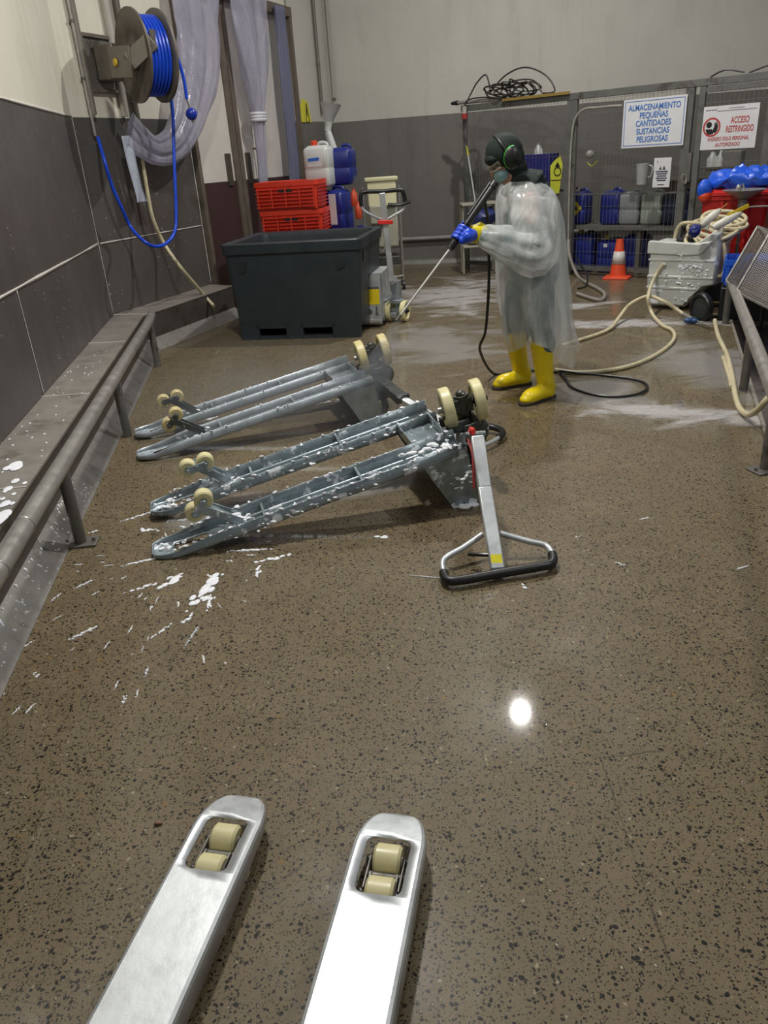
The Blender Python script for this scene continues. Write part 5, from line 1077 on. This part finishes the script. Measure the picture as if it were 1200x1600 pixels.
# hood: covers crown, sides and back, collar gathered round the neck
blob([[(hd(.018, 0, .028), (.112, .098, .105))], [(hd(.03, 0, -.02), (.085, .088, .10))], [(hd(.03, 0, -.08), (.07, .075, .06)), (hd(-.005, 0, -.125), (.05, .062, .04))], [(neck+V((.0, 0, .03)), (.085, .09, .07)), (neck+V((.05, 0, -.02)), (.135, .125, .055))], [(neck+V((-.05, 0, -.03)), (.06, .09, .035))], [(neck+V((.09, .0, .02)), (.07, .09, .05))]], 'hood', hoodm, worker, .008)
blob([[(hd(-.055, 0, .035), (.05, .078, .038))]], 'hood_brim', hoodm, worker, .007)
bm = B(); ell(bm, hd(-.052, 0, -.060), (.052, .066, .048), RH, 20, 14)
obj('face_mask', bm, maskm, worker)
k = N('safety_glass'); k.b.inputs['Transmission Weight'].default_value = .9; k.b.inputs['Roughness'].default_value = .05; k.b.inputs['Base Color'].default_value = hexc('#B9B4AC'); k.b.inputs['Alpha'].default_value = .5; gls = k.m
bm = B()
L = []
for i in range(11):
    a = math.radians(-75+15*i); L.append([bm.verts.new(hd(-.02-.085*math.cos(a), .080*math.sin(a), z_)) for z_ in (.018, .0, -.022)])
for a, b in zip(L, L[1:]):
    for i in range(2): bm.faces.new((a[i], a[i+1], b[i+1], b[i]))
obj('safety_glasses', bm, gls, worker, solid=.002)
for s_ in (-1, 1):
    ec_ = hd(.025, s_*.115, -.012); bm = B(); lathe(bm, [(.018, s_*-.012), (.046, s_*-.012), (.050, 0), (.048, s_*.016), (.036, s_*.028), (.001, s_*.032)], ec_, V((0, 1, 0)), 26)
    for v in bm.verts: v.co.z = ec_.z+(v.co.z-ec_.z)*1.25
    em = obj('ear_muff', bm, blackp, worker); bm = B()
    tube(bm, [ec_+V((.046*math.cos(a), s_*.006, .060*math.sin(a))) for a in [PI*.45+PI*i/10*.9 for i in range(11)]], .0045, 8, 2); obj('green_rim', bm, mat('bright_green_rim', '#3FC83A', .4), em)
bm = B(); tube(bm, [hd(.015, .112*math.sin(a), .005+.130*math.cos(a)) for a in [math.radians(-84+168*i/12) for i in range(13)]], .008, 8, 3); obj('ear_muff_band', bm, rubber, worker)
# rubber boots
for ank, toe, kn in ((ankL, V((.930, 4.625, .035)), kneL), (ankR, V((.82, 5.02, .035)), kneR)):
    fd = (toe-V((ank.x, ank.y, .035))).normalized(); he = V((ank.x, ank.y, .045))-fd*.035
    ch = [[(he, .046), (V((ank.x, ank.y, .055))+fd*.04, (.050, .048, .045)), (toe-fd*.06+UP*.012, (.052, .048, .036)), (toe-fd*.02, (.045, .043, .03))], [(he+UP*.03, .050), (ank+UP*.04, .056), (ank.lerp(kn, .5), .066), (ank.lerp(kn, .72), .075)]]
    bo = blob(ch, 'boot', yb_, worker, .008)
    bm = B(); pr = []; sd_ = fd.cross(UP)
    Ltot = (toe-he).length+.08
    for t_, w_ in ((0, .018), (.03, .036), (.12, .040), (.40, .034), (.62, .044), (.85, .046), (.96, .032), (1.0, .012)): pr.append((t_*Ltot-.05, w_))
    poly = [(x, y) for x, y in pr]+[(x, -y) for x, y in reversed(pr)]
    prism(bm, poly, V((he.x, he.y, 0)), fd, sd_, UP*.022); obj('boot_sole', bm, sole, bo, bevel=.004)
# gloves: palm and five separate fingers closed round the lance
def glove(hc0, ad, wr, side, parent):
    """ad = axis of the held bar; fingers wrap it; the wrist lies towards wr"""
    ad = ad.normalized(); tow = (wr-hc0); tw = (tow-ad*tow.dot(ad)).normalized(); tow = tw*.62+side*.78; tow = (tow-ad*tow.dot(ad)).normalized(); bn = ad.cross(tow).normalized(); bn = bn if bn.dot(tw) < 0 else -bn
    ch = [[(wr, .036), (hc0+tow*.055, .033)], [(hc0+tow*.040-ad*.030, .022), (hc0+tow*.040+ad*.032, .022)], [(hc0+tow*.040-ad*.030, .022), (hc0+tow*.040+ad*.0, .024), (hc0+tow*.040+ad*.032, .022)], [(hc0+tow*.055, .032), (hc0+tow*.036, .026)]]
    Rg = .030
    for i, (o_, ln) in enumerate(((-.036, 215), (-.013, 230), (.011, 225), (.034, 200))):
        pts = []
        for j in range(6):
            a = math.radians(20+ln*j/5); pts.append((hc0+ad*(o_+.002*j)+tow*(Rg*math.cos(a))+bn*(Rg*math.sin(a)), .0115-.0006*j))
        ch.append([(hc0+tow*.042+ad*o_, .013)]+pts)
    th = []
    for j in range(5):
        a = math.radians(-25-150*j/4); th.append((hc0+ad*(-.040-.006*j)+tow*(Rg*1.05*math.cos(a))+bn*(Rg*1.05*math.sin(a)), .0125-.0008*j))
    ch.append([(hc0+tow*.055-ad*.012, .017)]+th)
    g = blob(ch, 'glove', blueg, parent, .0035, label='blue rubber glove')
    d_ = (wr-(hc0+tow*.05)).normalized(); bm = B(); lathe(bm, [(.036, -.025), (.047, -.02), (.052, .02), (.050, .055), (.054, .065), (.040, .06)], wr, d_, 24)
    for v in bm.verts: v.co += V((noise.noise(v.co*40), noise.noise(v.co*40+V((3, 0, 0))), noise.noise(v.co*40+V((0, 3, 0)))))*.007
    obj('glove_cuff', bm, yc, g, label='yellow rubber cuff')
glove(gT.lerp(gE, .76), gdir, wrL, V((0, -1, 0)), worker)
glove(hR, V((-.5, 0, -.85)), wrR, V((0, 1, 0)), worker)
# plastic poncho with wide sleeve folds
def poncho():
    bm = B(); n = 96
    lev = [(1.300, .83, 1.06, .10), (1.275, .81, 1.09, .15), (1.235, .80, 1.13, .225), (1.17, .795, 1.165, .255), (1.05, .80, 1.20, .26), (.90, .80, 1.215, .245), (.76, .80, 1.23, .25), (.62, .81, 1.245, .26), (.50, .83, 1.26, .27), (.40, .85, 1.28, .275), (.30, .875, 1.305, .28)]
    rs = []
    for li, (z, x0, x1, dy) in enumerate(lev):
        row = []
        for i in range(n):
            a = 2*PI*i/n; c_, s_ = math.cos(a), math.sin(a); t_ = (1.30-z)/1.0
            f = 1+t_*.07*math.sin(7*a+.6+t_*1.5)+t_*.045*math.sin(13*a+2*t_)+.012*math.sin(23*a+5*t_)
            x = (x0+x1)/2+(x1-x0)/2*c_*f; y = PD+dy*s_*f
            zz = z + (0 if z > .5 else (.06*math.sin(3*a+1)*t_+ .045*c_*-1*t_*(1 if c_ > 0 else 1.6) if z < .4 else 0))
            q = V((x, y, zz)); q += V((noise.noise(q*6), noise.noise(q*6+V((9, 0, 0))), 0))*.018*min(1, t_*2)
            row.append(bm.verts.new(q))
        rs.append(row)
    for a, b in zip(rs, rs[1:]): bridge(bm, a, b)
    for sh_, el_, wr_ in ((shL, elL, wrL), (shR, elR, wrR)):
        P = smooth_path([sh_+V((.02, 0, .0)), sh_.lerp(el_, .5)+V((.02, 0, 0)), el_+V((.02, 0, -.01)), el_.lerp(wr_, .5), wr_+(el_-wr_).normalized()*.03], 7); rs = []; m = len(P); u = None
        rad = [.125, .125, .125, .095, .050]
        for i, p in enumerate(P):
            tg = (P[min(i+1, m-1)]-P[max(i-1, 0)]).normalized(); t_ = i/(m-1)*4; j = min(3, int(t_)); r = rad[j]+(rad[j+1]-rad[j])*(t_-j)
            if u is None: u = basis(tg)[0]
            u = (u-tg*u.dot(tg)).normalized(); v = tg.cross(u); row = []
            for q in range(44):
                a = 2*PI*q/44; f = 1+.09*math.sin(5*a+i*.30)+.05*math.sin(i*1.15+2*a)+.03*math.sin(11*a)
                row.append(bm.verts.new(p+(u*math.cos(a)+v*math.sin(a))*r*f))
            rs.append(row)
        for a, b in zip(rs, rs[1:]): bridge(bm, a, b)
    return obj('plastic_poncho', bm, film2, worker, sm=180)
poncho()
# spray lance held in both hands
la = thing('spray_lance', 'black pressure washer lance with pale steel tube held by the worker', 'lance', tuple(gE))
bm = B(); gU = gdir.cross(V((0, 1, 0))).normalized()
tube(bm, [gT, gT.lerp(gE, .25), gT.lerp(gE, .6), gT.lerp(gE, .62)], .021, 14, 3); cyl(bm, gT.lerp(gE, .6), gE, .017, n=14); cyl(bm, gT.lerp(gE, .05), gT.lerp(gE, .0)-gdir*.01, .026, n=14); cyl(bm, gT.lerp(gE, .88), gE, .021, n=14)
for i in range(6): cyl(bm, gT.lerp(gE, .86+.02*i), gT.lerp(gE, .868+.02*i), .023, n=14)
obj('lance_grip', bm, blackp, la)
bm = B(); cyl(bm, gT.lerp(gE, .02)-gU*.022, gT.lerp(gE, .52)-gU*.020, .012, n=10); obj('trigger_guard', bm, blackp, la)
tipP = V((0.174, 4.42, 0.656)); bm = B(); cyl(bm, gE, tipP, .0065, n=10); obj('lance_tube', bm, mat('pale_steel_tube', '#B9B9B4', .45, .2, .03), la)
bm = B(); d_ = (tipP-gE).normalized(); cyl(bm, tipP, tipP+d_*.04, .011, .008, 10); obj('nozzle', bm, steel_dk, la)
bm = B(); h0 = gT.lerp(gE, .22); tube(bm, [h0, h0+V((.01, 0, -.06)), (0.718, 4.7, 1.105), (0.731, 4.74, 0.905), (0.736, 4.78, 0.75), (0.737, 4.84, 0.586), (0.732, 4.92, 0.41), (0.716, 5.05, 0.264), (.86, 5.35, .015), (1.05, 5.42, .012), (1.3, 5.30, .012)], .0095, 8, 6)
tag(obj('lance_hose', bm, rubber), 'thin black hose hanging from the lance to the floor beside the worker', 'hose')

# ------------------------------------------------------------------ soap foam and water on the floor
k = N('soap_film'); rad = k.n('ShaderNodeAttribute', attribute_name='rad'); 
warp = k.n('ShaderNodeTexNoise'); warp.inputs['Scale'].default_value = 1.6; k.l(k.pos(), warp.inputs['Vector'])
wv = k.n('ShaderNodeVectorMath', operation='MULTIPLY_ADD'); k.l(warp.outputs['Color'], wv.inputs[0]); wv.inputs[1].default_value = (.5, .5, .5); k.l(k.pos(), wv.inputs[2])
nz = k.noise(3.2, 7, .62, wv.outputs[0], stretch=(.8, 1.6, 1)); fine = k.noise(40, 3)
al = k.math('MULTIPLY', k.step(k.math('SUBTRACT', nz, k.math('MULTIPLY', rad.outputs['Fac'], .30)), .22, .48), .62)
al = k.math('MULTIPLY', al, k.rng(fine, .6, 1.1)); k.l(al, k.b.inputs['Alpha']); k.b.inputs['Base Color'].default_value = hexc('#DDDBDA'); k.b.inputs['Roughness'].default_value = .35; filmm = k.m
k = N('thin_grey_water_film'); rad = k.n('ShaderNodeAttribute', attribute_name='rad'); nz = k.noise(2.2, 6, .55, stretch=(.8, 1.4, 1), dist=.6)
k.l(k.math('MULTIPLY', k.step(k.math('SUBTRACT', nz, k.math('MULTIPLY', rad.outputs['Fac'], .35)), .14, .40), .46), k.b.inputs['Alpha']); k.b.inputs['Base Color'].default_value = hexc('#B4B2AE'); k.b.inputs['Roughness'].default_value = .2; waterm = k.m
def film_patch(label, c, rx, ry, ang, m, z=.003, name='soap_foam', seed=0):
    bm = B(); n = 36; rr = random.Random(seed); ph = [rr.uniform(0, 6) for _ in range(3)]; x, y = frame_at(None, ang); c = V((c[0], c[1], z))
    lay = bm.verts.layers.float.new('rad'); cen = bm.verts.new(c); cen[lay] = 0; prev = None
    for j in range(1, 7):
        f = j/6; row = []
        for i in range(n):
            a = 2*PI*i/n; w_ = 1+.18*math.sin(2*a+ph[0])+.12*math.sin(3*a+ph[1])+.08*math.sin(5*a+ph[2]); v = bm.verts.new(c+x*(rx*f*w_*math.cos(a))+y*(ry*f*w_*math.sin(a))); v[lay] = f; row.append(v)
        if prev is None:
            for i in range(n): bm.faces.new((cen, row[i], row[(i+1) % n]))
        else: bridge(bm, prev, row)
        prev = row
    bmesh.ops.recalc_face_normals(bm, faces=bm.faces[:]); bm.normal_update()
    if bm.faces[:][0].normal.z < 0: bmesh.ops.reverse_faces(bm, faces=bm.faces[:])
    o = obj(name, bm, m, recalc=False); tag(o, label, 'foam', kind='stuff'); return o
film_patch('pale soap foam streaks on the wet floor beyond the spray lance', (0.934, 8.851, -0.0), 1.15, 1.6, 10, filmm, seed=1)
film_patch('thin soapy water between the lance tip and the worker', (0.583, 6.399, 0.0), .75, .9, 20, waterm, .0035, seed=2)
film_patch('band of soap foam on the floor in front of the tank', (2.285, 6.722, 0.0), .85, .28, -15, filmm, .004, seed=3)
film_patch('soap foam fringe on the floor right of the yellow boots', (1.767, 4.244, 0.0), .85, .34, -28, filmm, .0045, seed=4)
film_patch('grey soapy water covering the floor beside the gully', (2.336, 5.261, 0.0), .55, .85, -20, waterm, .0055, seed=5)
film_patch('pale soapy puddle around the black hose loop', (1.443, 4.835, 0.0), .55, .28, -5, waterm, .0065, seed=6)
film_patch('thin soap film under the overturned jack forks', (-0.401, 3.4, 0.0), .75, .22, 18, waterm, .0075, seed=7)
film_patch('small soap patch on the floor in front of the cage', (2.141, 7.656, 0.0), .35, .25, 0, filmm, .0085, seed=8)
def splash(label, segs, m=foamm, thick=.004, name='foam_splash', r_=None):
    bm = B(); q = random.Random(len(segs)*7+3)
    for (a, b, w_) in segs:
        a, b = V(a), V(b); L_ = (b-a).length; n = max(2, int(L_/(w_*.8))); 
        for i in range(n+1):
            p = a.lerp(b, i/n)+V((q.gauss(0, w_*.45), q.gauss(0, w_*.45), 0)); s_ = w_*q.uniform(.45, 1.0)*(.55+.45*math.sin(PI*(i+.5)/(n+1)))
            d_ = (b-a).normalized() if L_ > 1e-4 else V((1, 0, 0)); an = math.atan2(d_.y, d_.x)
            ell(bm, V((p.x, p.y, thick*.4)), (s_*1.35, s_*.8, thick*q.uniform(.6, 1.2)), Matrix.Rotation(an, 3, 'Z'), 10, 6)
    o = obj(name, bm, m, sm=180); tag(o, label, 'foam', kind='stuff'); return o
S = lambda *a: a
splash('white foam splashes and streaks on the floor around the near fork tip', [((-0.679, 2.717, 0.0), (-0.746, 2.46, 0.0), .022), ((-0.697, 2.668, 0.0), (-0.73, 2.503, 0.0), .028), ((-0.845, 2.699, 0.0), (-0.904, 2.621, 0.0), .022), ((-0.891, 2.695, 0.0), (-0.837, 2.724, 0.0), .016), ((-1.016, 2.612, 0.0), (-0.927, 2.664, 0.0), .012), ((-0.849, 2.272, 0.0), (-0.8, 2.359, 0.0), .007), ((-1.149, 2.3, 0.0), (-1.075, 2.372, 0.0), .009),
    ((-0.543, 2.778, 0.0), (-0.415, 2.826, 0.0), .012), ((-0.524, 2.659, 0.0), (-0.529, 2.749, 0.0), .012), ((-0.737, 2.415, 0.0), (-0.759, 2.354, 0.0), .009), ((-0.696, 2.325, 0.0), (-0.721, 2.202, 0.0), .004), ((-0.818, 2.043, -0.0), (-0.821, 2.105, 0.0), .004), ((-0.955, 2.894, 0.0), (-1.116, 2.833, 0.0), .009), ((-1.125, 3.178, 0.0), (-1.036, 3.151, 0.0), .014), ((-1.017, 3.248, 0.0), (-0.906, 3.265, 0.0), .014), ((-1.339, 3.198, 0.0), (-1.363, 3.182, 0.0), .008), ((-1.244, 3.285, 0.0), (-1.113, 3.37, 0.0), .006), ((-1.255, 2.669, 0.0), (-1.211, 2.724, 0.0), .005), ((-1.321, 2.581, 0.0), (-1.303, 2.636, 0.0), .004), ((-0.668, 2.897, 0.0), (-0.503, 2.896, 0.0), .012), ((-0.688, 2.544, 0.0), (-0.687, 2.43, 0.0), .012)])
r3 = random.Random(21)
dots = []
for i in range(48):
    x_, y_ = r3.uniform(-1.35, -.45), r3.uniform(1.9, 3.1); L_ = r3.uniform(.0, .05); dx, dy = (x_+.9), (y_-2.9); l_ = math.hypot(dx, dy)+.01
    dots.append(((x_, y_, 0), (x_+dx/l_*L_, y_+dy/l_*L_, 0), r3.uniform(.002, .0055)))
splash('small white foam drops scattered over the floor near the ledge', dots, thick=.002)
splash('single oval foam blob on the floor between the jack and its handle', [((-0.03, 2.944, 0.0), (0.004, 2.939, 0.0), .018)])
splash('foam blob streak lying on the floor behind the sprayed jack forks', [((-0.422, 4.961, 0.0), (-0.229, 5.019, -0.0), .02), ((-1.202, 4.753, 0.0), (-1.047, 4.825, 0.0), .014)])
splash('foam drops and smears on the floor right of the handle', [((0.881, 2.573, 0.0), (0.913, 2.553, 0.0), .006), ((1.1, 2.929, 0.0), (1.144, 2.935, 0.0), .005), ((0.808, 2.815, 0.0), (0.792, 2.806, 0.0), .006), ((1.307, 2.463, 0.0), (1.363, 2.479, 0.0), .005), ((0.496, 2.455, 0.0), (0.505, 2.44, 0.0), .010), ((0.228, 2.54, 0.0), (0.082, 2.585, 0.0), .003)])
# clear water puddle drops that catch the lamp
k = N('clear_water'); k.b.inputs['Base Color'].default_value = hexc('#8A8270'); k.b.inputs['Roughness'].default_value = .03; k.b.inputs['Alpha'].default_value = .25; k.b.inputs['Coat Weight'].default_value = 1
splash('clear water drops on the bare floor near the lamp reflection', [((0.344, 1.985, 0.0), (0.37, 1.958, 0.0), .018), ((0.365, 1.879, 0.0), (0.363, 1.86, -0.0), .010), ((0.405, 1.7, 0.0), (0.426, 1.671, 0.0), .010), ((0.487, 1.697, -0.0), (0.488, 1.689, 0.0), .006)], k.m, .003, name='water_drops')
# foam on the ledge and on the steel flashing
bm = B(); q = random.Random(9)
for i in range(90):
    s_, d_ = q.gauss(4.35, .22), q.uniform(.03, .26); p = V(lp(s_, d_, .342-.012*d_/.27)); w_ = q.uniform(.006, .026); ell(bm, p, (w_*1.3, w_*2.2, .003), Matrix.Rotation(.13, 3, 'Z'), 10, 6)
for i in range(60):
    s_, d_ = q.uniform(1.5, 5), q.uniform(.02, .26); p = V(lp(s_, d_, .342-.012*d_/.27)); w_ = q.uniform(.002, .006); ell(bm, p, (w_, w_*2.0, .002), None, 8, 5)
tag(obj('ledge_foam', bm, foamm, sm=180), 'white foam lying on the steel ledge at the left picture edge', 'foam', kind='stuff')
bm = B()
for i in range(260):
    s_ = q.uniform(3.4, 5.6); f = q.uniform(0, 1); p = V(lp(s_, .275+.075*f, .085*(1-f)+.004)); w_ = q.uniform(.002, .010); ell(bm, p, (w_*(1.5 if f > .5 else .8), w_*.8, w_*1.4*(1-f)+.002), None, 8, 5)
tag(obj('flashing_foam', bm, foamm, sm=180), 'white foam drops stuck on the steel flashing below the ledge', 'foam', kind='stuff')
# crumbs on the floor in front
bm = B(); p = V((-0.625, 1.427, 0.0)); ell(bm, p+V((0, 0, .004)), (.011, .006, .005), None, 10, 6); tag(obj('pebble', bm, mat('reddish_pebble', '#7A5A48', .5)), 'small reddish pebble on the floor left of the foreground forks', 'pebble')
# mist thrown up by the spray
def mist(name, label, c, r, dens, R=None, m=None):
    k = N(name+'_volume'); t = k.t; t.nodes.remove(k.b); v = t.nodes.new('ShaderNodeVolumePrincipled'); v.inputs['Color'].default_value = (.9, .93, 1, 1); v.inputs['Density'].default_value = dens
    if c:
        sub_ = k.n('ShaderNodeVectorMath', operation='SUBTRACT'); k.l(k.pos(), sub_.inputs[0]); sub_.inputs[1].default_value = c
        dv = k.n('ShaderNodeVectorMath', operation='DIVIDE'); k.l(sub_.outputs[0], dv.inputs[0]); dv.inputs[1].default_value = r
        ln_ = k.n('ShaderNodeVectorMath', operation='LENGTH'); k.l(dv.outputs[0], ln_.inputs[0])
        k.l(k.math('MULTIPLY', k.math('MAXIMUM', k.math('SUBTRACT', 1.0, ln_.outputs['Value']), 0.0), k.rng(k.noise(3.0, 3), dens*.6, dens*3.4, .3, .7)), v.inputs['Density'])
    v.inputs['Anisotropy'].default_value = .3
    t.links.new(v.outputs[0], t.nodes['Material Output'].inputs['Volume'])
    bm = B()
    if m: m(bm)
    else: ell(bm, c, r, R, 24, 14)
    o = obj(name, bm, k.m, sm=180); tag(o, label, 'mist', kind='stuff'); return o
hit = V((-.10, 4.62, .06))
mist('water_spray', 'cone of water spray from the lance tip to the overturned jack', None, None, 2.5, m=lambda bm: cyl(bm, tipP+d_*.04 if False else tipP, hit, .012, .16, 24))
mist('water_mist', 'low cloud of water mist over the sprayed jack', (-.62, 4.50, .18), (1.15, .50, .40), .42)
